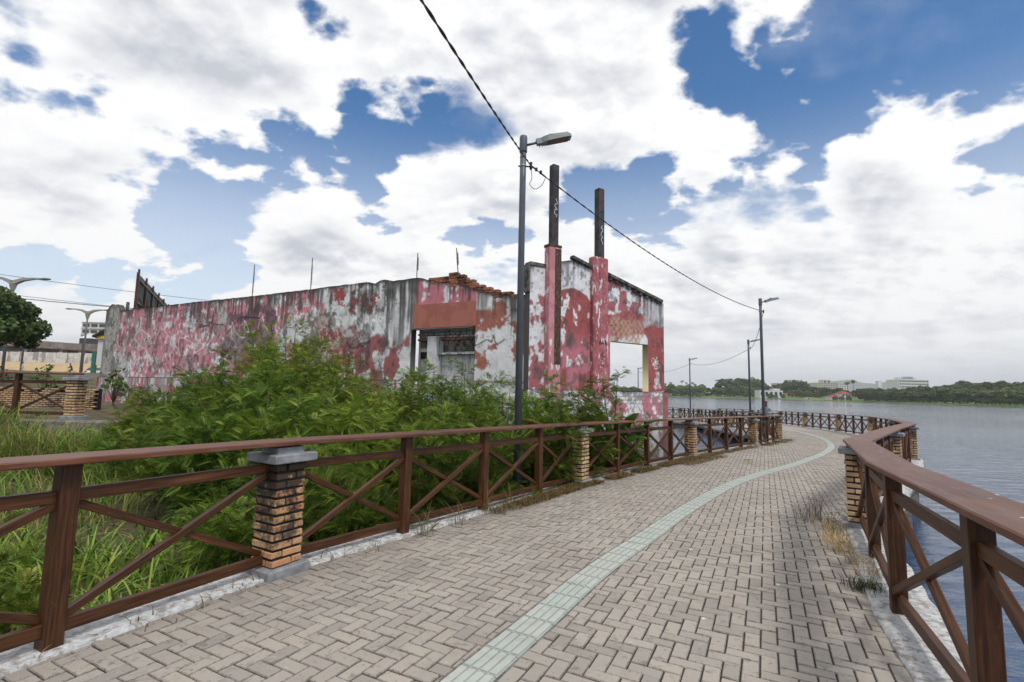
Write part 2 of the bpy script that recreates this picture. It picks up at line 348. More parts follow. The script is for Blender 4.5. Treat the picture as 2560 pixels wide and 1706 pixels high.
M_RAIL = wood('weathered_rail_wood', srgb(86, 50, 34), srgb(126, 80, 56), srgb(106, 58, 38), 0.44, 0.38)
def brick_mat(name, tones, soot=0.6, high=None):
    m = MT(name); w = m.world(); r = m.rand(); a = m.attr('rnd', 'Fac'); k = m.ma('FRACT', m.ma('ADD', r, a))
    c = m.ramp(k, [(i / (len(tones) - 1), t) for i, t in enumerate(tones)])
    n = m.noise(w, 26, 7, 0.62); c = m.mix(m.mr(n, 0.3, 0.75, 0.0, 0.35), c, srgb(200, 165, 120), 'MIX')
    big = m.noise(m.world((1, 1, 0.6)), 3.1, 5, 0.55); z = m.nd('ShaderNodeSeparateXYZ'); m.L.new(m.co('Generated'), z.inputs[0])
    s = m.mr(m.ma('ADD', big, m.ma('MULTIPLY', n, 0.35)), 0.66, 0.82, 0, soot); c = m.mix(s, c, srgb(38, 33, 30))
    if high: pz = m.nd('ShaderNodeSeparateXYZ'); m.L.new(m.world(), pz.inputs[0]); c = m.mix(m.mr(m.ma('ADD', pz.outputs[2], m.ma('MULTIPLY', m.ma('SUBTRACT', m.noise(m.world(), 11, 6, 0.7), 0.5), 1.5)), high, high + 0.28, 0, 0.93), c, srgb(34, 30, 27))       # black growth that came down from the cap
    m.set(c, 0.85); m.bump(n, 0.5, 0.006); return m.m
M_BRICK = brick_mat('sandy_brick', [srgb(190, 162, 126), srgb(170, 140, 112), srgb(200, 176, 140), srgb(184, 144, 112), srgb(164, 138, 118)], 0.7)
M_BRICKSOOT = brick_mat('sooty_brick', [srgb(194, 158, 114), srgb(184, 136, 98), srgb(198, 158, 118), srgb(176, 118, 86)], 0.9, 0.42)
M_MORTAR = plain('pillar_mortar', srgb(30, 26, 23), 0.9, var=0.4, scale=14)
def stone(name, c0, c1, sc_=9.0, rough=0.8, worn=None):
    m = MT(name); w = m.world(); n = m.noise(w, sc_, 8, 0.6); f = m.noise(w, sc_ * 9, 4); c = m.mix(m.mr(n, 0.3, 0.7), c0, c1)
    if worn: c = m.mix(m.mr(m.noise(w, 11.0, 9, 0.78), 0.50, 0.56, 0, 0.85), c, worn)
    m.set(c, rough); m.bump(m.ma('ADD', n, m.ma('MULTIPLY', f, 0.4)), 0.45, 0.008); return m.m
M_CAP = stone('grey_cap_stone', srgb(112, 114, 118), srgb(150, 152, 156))
M_CURB = stone('whitewashed_kerb', srgb(170, 170, 170), srgb(206, 206, 206), 24.0, 0.9, srgb(134, 128, 122))
M_CONC = stone('old_concrete', srgb(96, 92, 88), srgb(140, 136, 130), 2.0, 0.9, srgb(70, 66, 62))
def paver_mat():
    m = MT('concrete_paver'); w = m.world(); k = m.ma('FRACT', m.ma('ADD', m.rand(), m.attr('rnd', 'Fac')))
    c = m.ramp(k, [(0, srgb(161, 153, 143)), (0.3, srgb(172, 164, 153)), (0.55, srgb(151, 144, 136)), (0.8, srgb(175, 165, 152)), (1, srgb(165, 157, 148))])
    f = m.noise(w, 160, 4, 0.7); c = m.mix(m.mr(f, 0.3, 0.7, 0, 0.22), c, srgb(120, 112, 106)); c = m.mix(m.mr(f, 0.62, 0.8, 0, 0.35), c, srgb(196, 188, 178))
    sp = m.noise(w, 34, 5, 0.7); c = m.mix(m.mr(sp, 0.61, 0.68, 0, 0.8), c, srgb(84, 78, 74)); pt = m.noise(w, 13, 8, 0.75); c = m.mix(m.mr(pt, 0.57, 0.63, 0, 0.55), c, srgb(92, 86, 80)); c = m.mix(m.mr(pt, 0.40, 0.34, 0, 0.4), c, srgb(196, 188, 176))
    big = m.noise(w, 0.55, 5, 0.6); c = m.mix(m.mr(big, 0.40, 0.66, 0, 0.30), c, srgb(128, 118, 110))
    big2 = m.noise(w, 1.7, 6, 0.65); c = m.mix(m.mr(big2, 0.54, 0.74, 0, 0.42), c, srgb(96, 90, 84)); st_ = m.noise(m.world((1, 1, 1)), 5.5, 7, 0.7); c = m.mix(m.mr(st_, 0.56, 0.68, 0, 0.38), c, srgb(110, 104, 98))
    bd = m.vor(m.world((1, 1, 0.3)), 2.1); c = m.mix(m.ma('MULTIPLY', m.mr(bd, 0.055, 0.03), m.mr(sp, 0.4, 0.5)), c, srgb(212, 210, 206))
    e = m.attr('edge', 'Fac'); c = m.mix(m.ma('MULTIPLY', e, m.mr(m.noise(w, 45, 5, 0.7), 0.30, 0.62, 0.80, 0.15)), c, srgb(70, 63, 56))       # grime that fills the chamfers beside the joints
    m.set(c, 0.8); m.bump(f, 0.3, 0.003); return m
PM = paver_mat(); M_PAVER = PM.m
M_SAND = stone('joint_soil', srgb(28, 26, 23), srgb(58, 52, 46), 40.0, 0.95)
def far_paver():
    m = MT('distant_pavers'); w = m.world(); c = m.mix(m.mr(m.noise(w, 0.5, 5), 0.35, 0.7), srgb(166, 157, 148), srgb(146, 137, 129)); mp = m.nd('ShaderNodeMapping'); m.L.new(w, mp.inputs[0]); mp.inputs['Rotation'].default_value = (0, 0, -math.radians(62.5))
    b = m.nd('ShaderNodeTexBrick'); m.L.new(mp.outputs[0], b.inputs['Vector']); b.inputs['Scale'].default_value = 1.0; b.inputs['Brick Width'].default_value = 0.2; b.inputs['Row Height'].default_value = 0.1; b.inputs['Mortar Size'].default_value = 0.006
    c = m.mix(m.ma('MULTIPLY', b.outputs['Fac'], 0.6), c, srgb(96, 88, 82)); m.set(c, 0.85); return m.m
M_FARPAV = far_paver()
def tile_mat():
    m = MT('pale_green_tactile_tile'); w = m.world(); k = m.rand(); groove_tone = m.attr('Col'); c = m.mix(k, srgb(184, 187, 180), srgb(168, 177, 172)); n = m.noise(w, 22, 7, 0.65); c = m.mix(m.mr(n, 0.38, 0.75, 0, 0.6), c, srgb(188, 190, 180))  # vertex colour: tile grooves darker than the ribs
    n2 = m.noise(w, 6, 6, 0.65); c = m.mix(m.mr(n2, 0.48, 0.70, 0, 0.55), c, srgb(142, 148, 142)); ao = m.nd('ShaderNodeNewGeometry'); c = m.mix(m.mr(m.noise(w, 1.1, 4), 0.4, 0.62, 0, 0.5), c, srgb(176, 176, 168)); c = m.mix(m.mr(n, 0.25, 0.6, 1.0, 0.75), c, groove_tone, 'MULTIPLY'); m.set(c, 0.75); m.bump(n, 0.25, 0.003); return m.m
M_TILE = tile_mat()

# ------------------------------------------------------------------ walkway slab
lo, ro = offset(LC, -0.24), offset(RC, 0.24)          # outer faces of the slab
li, ri = offset(LC, 0.13), offset(RC, -0.13)          # where the paving begins
def resample(C, n):
    s = arc(C); return np.array([at_arc(C, s, t) for t in np.linspace(0, s[-1], n)])
NS = 260
walk = bpy.data.objects.new('walkway', None); COL.objects.link(walk); walk['kind'] = 'structure'; ORG['walkway'] = Vector((0, 0, 0))
def ribbon(A, B, za, zb):
    n = len(A); V = [(x, y, dz(x, y) + za) for x, y in A] + [(x, y, dz(x, y) + zb) for x, y in B]
    return V, [(i, n + i, n + i + 1, i + 1) for i in range(n - 1)]
def slab():
    A, B = resample(lo, NS), resample(ro, NS); mb = MB()
    mb.add(*ribbon(A, B, -0.014, -0.014)); mb.add(*ribbon(B, A, -0.42, -0.42)); mb.add(*ribbon(A, A, -0.42, -0.014)); mb.add(*ribbon(B, B, -0.014, -0.42))
    o = mb.build('deck_slab', M_CONC, walk)
    A, B = resample(li, NS), resample(ri, NS); mb = MB(); V, F = ribbon(A, B, -0.010, -0.010); mb.add(V, F); mb.build('joint_bed', M_SAND, walk)
    # paving too far off to tell the blocks apart
    k = [i for i in range(NS) if A[i][1] > 32.0]; a0 = k[0]; mb = MB(); mb.add(*ribbon(A[a0:], B[a0:], 0.0, 0.0)); mb.build('distant_paving', M_FARPAV, walk)
    return A[a0], B[a0]
FA, FB = slab()
def kerb(C, o0, o1, name):
    A, B = resample(offset(C, o0), 420), resample(offset(C, o1), 420); mb = MB(); n = len(A)
    jit = lambda i: 0.022 + 0.008 * math.sin(i * 0.9) * math.sin(i * 0.37)
    ja = offset(A, 0) ; rows = []
    for P, h in ((A, -0.3), (A, 1), (A * 0.75 + B * 0.25, 1.15), (A * 0.25 + B * 0.75, 1.1), (B, 0.9), (B, -0.02)):
        w = 0.012 * np.sin(np.arange(n) * 1.7 + h * 9)[:, None] * (B - A) / np.linalg.norm(B - A, axis=1)[:, None]; Q = P + w
        rows.append([(x, y, dz(x, y) + (jit(i) * h if h > 0 else h)) for i, (x, y) in enumerate(Q)])
    V = [v for r in rows for v in r]; F = [(r * n + i, (r + 1) * n + i, (r + 1) * n + i + 1, r * n + i + 1) for r in range(5) for i in range(n - 1)]
    if o0 > o1: F = [tuple(reversed(f)) for f in F]
    mb.add(V, F); return mb.build(name, M_CURB, walk, smooth=True)
kerb(LC, -0.26, 0.12, 'kerb'); kerb(RC, 0.26, -0.17, 'kerb')

# ------------------------------------------------------------------ tactile strip
SP = [(-1.25, 0.95), (-0.72, 1.95), (-0.10, 3.07), (0.29, 3.75), (0.67, 4.43), (1.10, 5.12), (1.68, 5.98), (2.68, 7.5), (4.25, 9.66), (5.75, 11.4), (7.35, 13.05), (8.65, 14.48), (10.15, 16.2), (11.9, 18.4), (13.35, 20.5), (14.7, 22.8), (16.0, 25.4), (17.4, 28.8), (18.5, 32.4), (19.2, 36.0), (19.7, 40.5)]
SC, _ = catmull(SP, 0.2); S_S = arc(SC)
strip = bpy.data.objects.new('tactile_strip', None); COL.objects.link(strip); ORG['tactile_strip'] = Vector((0, 0, 0))
tag(strip, 'pale green ribbed tactile tiles laid in a curving line along the walkway', 'tactile paving')
def tile_mesh():
    h = 0.1225; mb = MB(); mb.beam((0, 0, -0.03), (0, 0, 0.002), 2 * h, 2 * h, (0, 1, 0), 0.004, (0.74, 0.77, 0.77))
    for k in (-1.5, -0.5, 0.5, 1.5): mb.beam((-h * 0.93, k * 0.0595, 0.0055), (h * 0.93, k * 0.0595, 0.0055), 0.046, 0.009, (0, 0, 1), 0.003, (0.92, 0.93, 0.92))
    return mb.mesh('tactile_tile')
tme = tile_mesh(); tme.materials.append(M_TILE)
nrm = Vector((-DA, -DB, 1)).normalized()
def deck_matrix(x, y, ang, lift=0.0):
    e1 = Vector((math.cos(ang), math.sin(ang), 0)); e1.z = dz(e1.x, e1.y); e1.normalize(); e2 = nrm.cross(e1)
    return Matrix(((e1.x, e2.x, nrm.x, x), (e1.y, e2.y, nrm.y, y), (e1.z, e2.z, nrm.z, dz(x, y) + lift), (0, 0, 0, 1)))
t = 0.13; near = 0; mbS = MB()
while t < S_S[-1] - 0.1:
    p = at_arc(SC, S_S, t); q = at_arc(SC, S_S, t + 0.05); a = math.atan2(*(q - p)[::-1])
    if t < 34:
        o = link('tile', tme, None, strip); o.matrix_world = deck_matrix(p[0], p[1], a, random.uniform(-0.0015, 0.0015))
    else:
        d = (q - p) / np.linalg.norm(q - p); n = np.array([d[1], -d[0]]); c = [p - d * .124 - n * .124, p - d * .124 + n * .124, p + d * .124 + n * .124, p + d * .124 - n * .124]
        mbS.add([(x, y, dz(x, y) + 0.006) for x, y in c], [(0, 1, 2, 3)], None, (0.82, 0.86, 0.85))
    t += 0.2555
o = mbS.build('distant_tiles', M_TILE, strip); o['kind'] = 'stuff'

# ------------------------------------------------------------------ herringbone pavers
TH = math.radians(62.5); E1 = np.array([math.cos(TH), math.sin(TH)]); E2 = np.array([math.sin(TH), -math.cos(TH)]); MOD = 0.1
def herringbone():
    cells = []
    ys = np.arange(-60, 420)
    for i in range(-40, 400):
        for j in range(-140, 160):
            m = (i - j) % 4
            if m == 0: cells.append((i, j, i + 2, j + 1))
            elif m == 3: cells.append((i, j, i + 1, j + 2))
    Cc = np.array(cells, float) * MOD; base = np.array([-1.6, 1.2])
    P = np.stack([np.stack([Cc[:, a], Cc[:, b]], -1) for a, b in ((0, 1), (2, 1), (2, 3), (0, 3))], 1)   # n,4,2 in (e1,e2)
    W = base + P[..., :1] * E1 + P[..., 1:] * E2
    c = W.mean(1); keep = (c[:, 1] > 0.6) & (c[:, 1] < 33.5) & (c[:, 0] > -5) & (c[:, 0] < 24)
    W = W[keep]; c = c[keep]
    dl = side_dist(W.reshape(-1, 2), LC).reshape(-1, 4); dr = side_dist(W.reshape(-1, 2), RC).reshape(-1, 4)
    keep = (dl.max(1) > 0.03) & (dr.min(1) < -0.03); W = W[keep]; dl = dl[keep]; dr = dr[keep]
    return W, dl, dr
def clip(poly, d):
    out = []; n = len(poly)
    for i in range(n):
        a, b = poly[i], poly[(i + 1) % n]; da, db = d[i], d[(i + 1) % n]
        if da >= 0: out.append(a)
        if (da >= 0) != (db >= 0): t = da / (da - db); out.append(a + (b - a) * t)
    return out
def shrink(poly, k):
    """inset of a convex polygon by k"""
    P = np.array(poly); n = len(P); out = []
    area = 0.5 * sum(P[i][0] * P[(i + 1) % n][1] - P[(i + 1) % n][0] * P[i][1] for i in range(n)); s = 1 if area > 0 else -1
    for i in range(n):
        a, b, c = P[i - 1], P[i], P[(i + 1) % n]; d1 = (b - a) / (np.linalg.norm(b - a) + 1e-9); d2 = (c - b) / (np.linalg.norm(c - b) + 1e-9)
        n1 = s * np.array([-d1[1], d1[0]]); n2 = s * np.array([-d2[1], d2[0]]); m = n1 + n2; L = m @ m
        out.append(b + m * (2 * k / max(L, 0.6)))
    return np.array(out), abs(area)
def paver_mesh(jx):
    mb = MB(); a, b, ch, top = 0.0962, 0.0462, 0.0050, 0.0
    r0 = [(-a, -b), (a, -b), (a, b), (-a, b)]; r1 = [(-a + ch, -b + ch), (a - ch, -b + ch), (a - ch, b - ch), (-a + ch, b - ch)]
    rn = random.Random(jx); V = [(x + rn.uniform(-.0012, .0012), y + rn.uniform(-.0012, .0012), -0.03) for x, y in r0] + [(x, y, -0.0055) for x, y in r0] + [(x, y, rn.uniform(-.0006, .0006)) for x, y in r1]
    F = [(0, 1, 5, 4), (1, 2, 6, 5), (2, 3, 7, 6), (3, 0, 4, 7), (4, 5, 9, 8), (5, 6, 10, 9), (6, 7, 11, 10), (7, 4, 8, 11), (8, 9, 10, 11)]
    mb.add(V, F); me = mb.mesh('paver'); at = me.attributes.new('edge', 'FLOAT', 'FACE'); at.data.foreach_set('value', [1.0] * 8 + [0.0]); me.materials.append(M_PAVER); return me
def lay_pavers():
    W, dl, dr = herringbone(); n = len(W); ds = side_dist(W.reshape(-1, 2), SC).reshape(-1, 4); c = W.mean(1); dist = np.hypot(c[:, 0], c[:, 1])
    # is it in the picture (a little beyond the frame counts)
    Rm = np.array(CM); dv = np.c_[c, [dz(x, y) for x, y in c]] - np.array([0, 0, 1.56]); cc = dv @ Rm; px = 1280 + 1215 * cc[:, 0] / cc[:, 2]; py = 853 + 1215 * cc[:, 1] / cc[:, 2]
    inside = (cc[:, 2] > 0.2) & (px > 0) & (px < 2560) & (py < 1720)
    order = np.argsort(np.where(inside, dist, 999)); pm = [paver_mesh(k) for k in range(5)]; single = set(); k = 0
    hw = 0.132
    for i in order:
        if k >= 300: break
        if dl[i].min() > 0.1 and dr[i].max() < -0.12 and np.abs(ds[i]).min() > hw and (ds[i].min() > 0) == (ds[i].max() > 0):
            e = W[i][1] - W[i][0]; a = math.atan2(e[1], e[0]) if np.linalg.norm(e) > 0.15 else math.atan2(*(W[i][2] - W[i][1])[::-1])
            o = link('paver', pm[k % 5], None, walk); o.matrix_world = deck_matrix(c[i][0], c[i][1], a + random.uniform(-.006, .006), random.uniform(-0.004, 0.003)) @ Matrix.Rotation(random.uniform(-.03, .03), 4, 'X') @ Matrix.Rotation(random.uniform(-.02, .02), 4, 'Y'); single.add(i); k += 1
    V = []; Ed = []; Rn = []
    FT = []
    for i in range(n):
        if i in single or W[i].mean(0)[1] > 33: continue
        polys = [list(W[i])]
        if np.abs(ds[i]).min() < hw or (ds[i].min() < 0 < ds[i].max()):
            polys = [clip(list(W[i]), ds[i] - hw), clip(list(W[i]), -ds[i] - hw)]
        for P in polys:
            if len(P) < 3: continue
            Q, area = shrink(P, 0.0038)
            if area < 0.0018: continue
            T, _ = shrink(P, 0.0085); b = len(V); m = len(Q); h = random.uniform(-0.004, 0.003); tx, ty = random.uniform(-.028, .028), random.uniform(-.028, .028); cx, cy = Q.mean(0)
            V += [(x, y, dz(x, y) - 0.013) for x, y in Q] + [(x, y, dz(x, y) - 0.0055 + h) for x, y in Q] + [(x, y, dz(x, y) + h + (x - cx) * tx + (y - cy) * ty) for x, y in T]
            r = random.random()
            for s in (0, 1):
                for q in range(m): FT.append((b + s * m + q, b + s * m + (q + 1) % m, b + (s + 1) * m + (q + 1) % m, b + (s + 1) * m + q)); Rn.append(r); Ed.append(1.0)
            FT.append(tuple(b + 2 * m + q for q in range(m))); Rn.append(r); Ed.append(max(0.0, 0.62 - float(dl[i].min()) * 1.3) * random.uniform(0.2, 1.0))
    me = bpy.data.meshes.new('paver_field'); me.from_pydata(V, [], FT); at = me.attributes.new('rnd', 'FLOAT', 'FACE'); at.data.foreach_set('value', Rn); at = me.attributes.new('edge', 'FLOAT', 'FACE'); at.data.foreach_set('value', Ed); me.materials.append(M_PAVER); me.update()
    bm = bmesh.new(); bm.from_mesh(me); bmesh.ops.recalc_face_normals(bm, faces=bm.faces); bm.to_mesh(me); bm.free()
    o = link('paver_field', me, None, walk); o['kind'] = 'stuff'
    # mortar either side of the tactile strip
    for sgn in (-1, 1):
        A, B = resample(offset(SC, sgn * 0.120), 200), resample(offset(SC, sgn * 0.150), 200); k = [i for i in range(200) if A[i][1] < 33]; mb = MB(); mb.add(*ribbon(A[:k[-1]], B[:k[-1]], -0.0045, -0.0075)); mb.build('mortar_line', M_CONC, walk)
lay_pavers()

# ------------------------------------------------------------------ piles under the walkway
for C in (LC, RC):
    s = arc(C)
    for i, tt in enumerate(np.arange(1.5, s[-1] - 1, 3.1)):
        x, y = at_arc(C, s, tt)
        if C is LC and y < 21: continue
        MB().box((x, y, dz(x, y) - 1.6), (0.28, 0.28, 2.5), ch=0.02).build('pile', M_CONC, walk)

# ------------------------------------------------------------------ brick pillars and timber railings
BH = 0.0725
def brick_mesh(L, k):
    rn = random.Random(k); mb = MB(); a, b, h = L / 2 - 0.011, 0.0455, 0.0245; ch = 0.004; j = lambda: rn.uniform(-0.003, 0.003)
    V = [(sx * (a - cc) + j(), sy * (b - cc) + j(), z + j() * .6) for z, cc in ((-h, ch), (-h + ch, 0), (h - ch, 0), (h, ch)) for sx, sy in ((-1, -1), (1, -1), (1, 1), (-1, 1))]
    F = [(3, 2, 1, 0)] + [(r * 4 + i, r * 4 + (i + 1) % 4, (r + 1) * 4 + (i + 1) % 4, (r + 1) * 4 + i) for r in range(3) for i in range(4)] + [(12, 13, 14, 15)]
    mb.add(V, F); return mb.mesh('brick')
BM = [brick_mesh(0.20, k) for k in range(6)]; BMS = [m.copy() for m in BM]
for m in BM: m.materials.append(M_BRICK)
for m in BMS: m.materials.append(M_BRICKSOOT)
def brick_slots(courses=12):
    for c in range(courses):
        z = 0.115 + c * BH
        for k in range(4):
            a = k * PI / 2; s = 1 if c % 2 else -1
            ox, oy = s * 0.05, -0.1      # pinwheel of four bricks round a core
            yield (ox * math.cos(a) - oy * math.sin(a), ox * math.sin(a) + oy * math.cos(a), z, a)
def pillar(x, y, rz, label, group, fine=True, soot=False, z0=None, nc=12):
    z0 = dz(x, y) if z0 is None else z0
    t = thing('brick_pillar', label, 'pillar', (x, y, z0), group); c, s = math.cos(rz), math.sin(rz); R = Matrix.Rotation(rz, 3, 'Z')
    MB().box((x, y, z0 + 0.02), (0.40, 0.40, 0.12), R, 0.012).build('base', M_CAP, t)
    H = 0.08 + nc * BH
    MB().box((x, y, z0 + (0.08 + H) / 2), (0.262, 0.262, H - 0.08 + 0.02), R, 0).build('mortar_core', M_MORTAR, t)
    cp = MB().box((x, y, z0 + H + 0.045), (0.42, 0.42, 0.075), R, 0.008).build('cap', M_CAP, t)
    MB().box((x, y, z0 + H + 0.105), (0.27, 0.24, 0.06), R, 0.006).build('cap_block', M_CAP, cp)
    if fine:
        pool = BMS if soot else BM
        for (bx, by, bz, a) in brick_slots(nc):
            o = link('brick', random.choice(pool), None, t); o.location = (bx * c - by * s + random.uniform(-.004, .004), bx * s + by * c + random.uniform(-.004, .004), bz); o.rotation_euler[2] = rz + a + random.uniform(-.02, .02)
    else:
        V = []; F = []; rn = []
        for (bx, by, bz, a) in brick_slots(nc):
            me = random.choice(BM); A = rz + a; b = len(V)
            V += [(bx * c - by * s + v.co.x * math.cos(A) - v.co.y * math.sin(A), bx * s + by * c + v.co.x * math.sin(A) + v.co.y * math.cos(A), bz + v.co.z) for v in me.vertices]
            F += [tuple(b + i for i in p.vertices) for p in me.polygons]; r = random.random(); rn += [r] * len(me.polygons)
        me = bpy.data.meshes.new('brickwork'); me.from_pydata(V, [], F); at = me.attributes.new('rnd', 'FLOAT', 'FACE'); at.data.foreach_set('value', rn); me.materials.append(M_BRICK)
        o = link('brickwork', me, None, t); o['kind'] = 'stuff'
    return t
RAIL_Z, RAIL_T, RAIL_W = 1.100, 0.040, 0.31
def railing(C, i0, i1, label, group, zf=dz, posts=3, w=RAIL_W):
    """one section between two pillars: index range of the polyline C"""
    seg = C[i0:i1 + 1]; s = arc(seg); L = s[-1]; N = posts + 1
    pts = [at_arc(seg, s, L * k / N) for k in range(N + 1)]; d0 = pts[0]
    t = thing('timber_railing', label, 'railing', (d0[0], d0[1], zf(*d0)), group)
    P3 = lambda p, h: Vector((p[0], p[1], zf(p[0], p[1]) + h))
    # top board, mitred at the posts
    T = np.gradient(np.array(pts), axis=0); T /= np.linalg.norm(T, axis=1)[:, None]; Nn = np.c_[T[:, 1], -T[:, 0]]
    for k, j, e in ((0, i0 - 2, i0), (N, i1, i1 + 2)):                # mitre against the next section
        if 0 <= j and e < len(C): u = C[e] - C[j]; u /= np.linalg.norm(u); m_ = u + T[k]; m_ /= np.linalg.norm(m_); nn = np.array([m_[1], -m_[0]]); Nn[k] = nn / max(0.5, nn @ Nn[k])
    mb = MB(); V = []; F = []; UV = []; prof = [(-w / 2, 0.006), (-w / 2 + 0.006, 0), (w / 2 - 0.006, 0), (w / 2, 0.006), (w / 2, RAIL_T - 0.008), (w / 2 - 0.008, RAIL_T), (-w / 2 + 0.008, RAIL_T), (-w / 2, RAIL_T - 0.008)]
    u0 = random.random() * 9
    for k, p in enumerate(pts):
        for a, h in prof: q = p + Nn[k] * a; V.append(tuple(P3(q, RAIL_Z + h)))
    m = len(prof); per = np.r_[0, np.cumsum([math.hypot(prof[(i + 1) % m][0] - prof[i][0], prof[(i + 1) % m][1] - prof[i][1]) for i in range(m)])]
    for k in range(N):
        for i in range(m):
            j = (i + 1) % m; F.append((k * m + i, k * m + j, (k + 1) * m + j, (k + 1) * m + i)); a, b = u0 + L * k / N, u0 + L * (k + 1) / N; UV.append([(a, per[i]), (a, per[i + 1]), (b, per[i + 1]), (b, per[i])])
    F.append(tuple(reversed(range(m)))); UV.append([(0, 0)] * m); F.append(tuple(N * m + i for i in range(m))); UV.append([(0, 0)] * m)
    F = [tuple(reversed(f)) for f in F]; UV = [list(reversed(u)) for u in UV]
    mb.add(V, F, UV); mb.build('top_rail', M_RAIL, t)
    for k in range(1, N):
        p = pts[k]; up = Vector((T[k][0], T[k][1], 0)); q = Vector((random.uniform(-.006, .006), random.uniform(-.006, .006), 0))
        MB().beam(P3(p, 0.0), P3(p, RAIL_Z) + q, 0.105, 0.105, up, 0.006).build('post', M_WOOD, t)
    for k in range(N):
        a, b = pts[k], pts[k + 1]; d = (b - a) / np.linalg.norm(b - a); ga = 0.15 if k == 0 else 0.045; gb = 0.15 if k == N - 1 else 0.045; a2, b2 = a + d * ga, b - d * gb; j = lambda: random.uniform(-.006, .006); n = np.array([d[1], -d[0]])
        MB().beam(P3(a2, 0.905 + j()), P3(b2, 0.905 + j()), 0.05, 0.078, (0, 0, 1), 0.004).build('upper_beam', M_WOOD, t)
        MB().beam(P3(a2, 0.130 + j()), P3(b2, 0.130 + j()), 0.05, 0.080, (0, 0, 1), 0.004).build('lower_beam', M_WOOD, t)
        MB().beam(P3(a2 + n * 0.0, 0.185), P3(b2 + n * 0.0, 0.855), 0.046, 0.052, (0, 0, 1), 0.004).build('brace', M_WOOD, t)
        MB().beam(P3(a2 - n * 0.027, 0.855), P3(b2 - n * 0.027, 0.185), 0.046, 0.052, (0, 0, 1), 0.004).build('brace', M_WOOD, t)
    return t
def heading(C, i):
    d = C[min(i + 2, len(C) - 1)] - C[max(i - 2, 0)]; return math.atan2(d[1], d[0])
LORD = ['behind the camera', 'nearest the camera, with a sooty upper half', 'in front of the banana leaves', 'with dry weeds at its foot', 'fourth from the camera', 'at the bend where the walkway turns left']
ORD = ['first', 'second', 'third', 'fourth', 'fifth', 'sixth', 'seventh', 'eighth', 'ninth', 'tenth', 'eleventh', 'twelfth']
for k, i in enumerate(LI):
    if k == 0: continue
    lab = 'sandy brick pillar of the left railing, ' + LORD[k] if k < 6 else 'small brick pillar on the inner edge beyond the bend, %s after it' % ORD[k - 6]
    pillar(LP[k][0], LP[k][1], heading(LC, i), lab, 'brick pillars of the inner railing', fine=k <= 4, soot=k == 1)
RORD = ['', '', 'beside the dry grass tufts', 'behind the kink in the rail', 'standing out furthest right against the water']
for k, i in enumerate(RI):
    if k < 2: continue
    lab = 'sandy brick pillar in the waterside railing, ' + RORD[k] if k < 5 else 'distant brick pillar of the waterside railing, %s past the rightmost one' % ORD[k - 5]
    pillar(RP[k][0], RP[k][1], heading(RC, i), lab, 'brick pillars of the waterside railing', fine=k <= 4)
LN = ['left railing section running out at the left edge', 'left section from the sooty pillar to the banana leaves', 'left section between banana leaves and the weedy pillar', 'left railing section over the water with dry weeds below', 'curving left railing section just before the bend', 'inner section right after the bend, behind the lamp post']
for k in range(len(LP) - 1):
    railing(LC, LI[k], LI[k + 1], 'brown timber cross-braced ' + (LN[k] if k < 6 else 'railing beyond the bend, %s section of the inner edge' % ORD[k - 6]), 'inner railing sections')
RN = ['', 'nearest section filling the lower right corner', 'right section from the grass tufts to the kink above the water', 'right section from the kink to its rightmost point', 'section leading away from the rightmost pillar']
for k in range(1, len(RP) - 1):
    railing(RC, RI[k], RI[k + 1], 'brown timber waterside railing, ' + (RN[k] if k < 5 else '%s distant section after the rightmost pillar' % ORD[k - 4]), 'waterside railing sections')
# ------------------------------------------------------------------ water
WZ = -1.55
def water():
    m = MT('lagoon_water'); w = m.world((1, 1, 1)); mp = m.nd('ShaderNodeMapping'); m.L.new(w, mp.inputs[0]); mp.inputs['Rotation'].default_value = (0, 0, 0.5); mp.inputs['Scale'].default_value = (0.55, 1.5, 1)
    n1 = m.noise(mp.outputs[0], 1.5, 6, 0.60, 0.5); n2 = m.noise(w, 0.12, 4, 0.55, 0.3); n3 = m.noise(w, 0.018, 3, 0.5)
    h = m.ma('ADD', m.ma('MULTIPLY', n1, 0.30), m.ma('MULTIPLY', n2, 0.5)); m.bump(h, 0.40, 0.5)
    c = m.mix(m.mr(n3, 0.35, 0.65), srgb(50, 74, 106), srgb(62, 86, 112)); m.set(c, m.mr(n3, 0.35, 0.65, 0.04, 0.10)); m.b.inputs['IOR'].default_value = 1.333
    mb = MB(); xs = [-3300, -300, -40, 40, 300, 4700]; ys = [-3300, -200, 20, 120, 400, 4500]
    V = [(x, y, WZ) for y in ys for x in xs]; F = [(j * 6 + i, j * 6 + i + 1, (j + 1) * 6 + i + 1, (j + 1) * 6 + i) for j in range(5) for i in range(5)]
    mb.add(V, F); o = mb.build('water', m.m); o['kind'] = 'structure'
water()

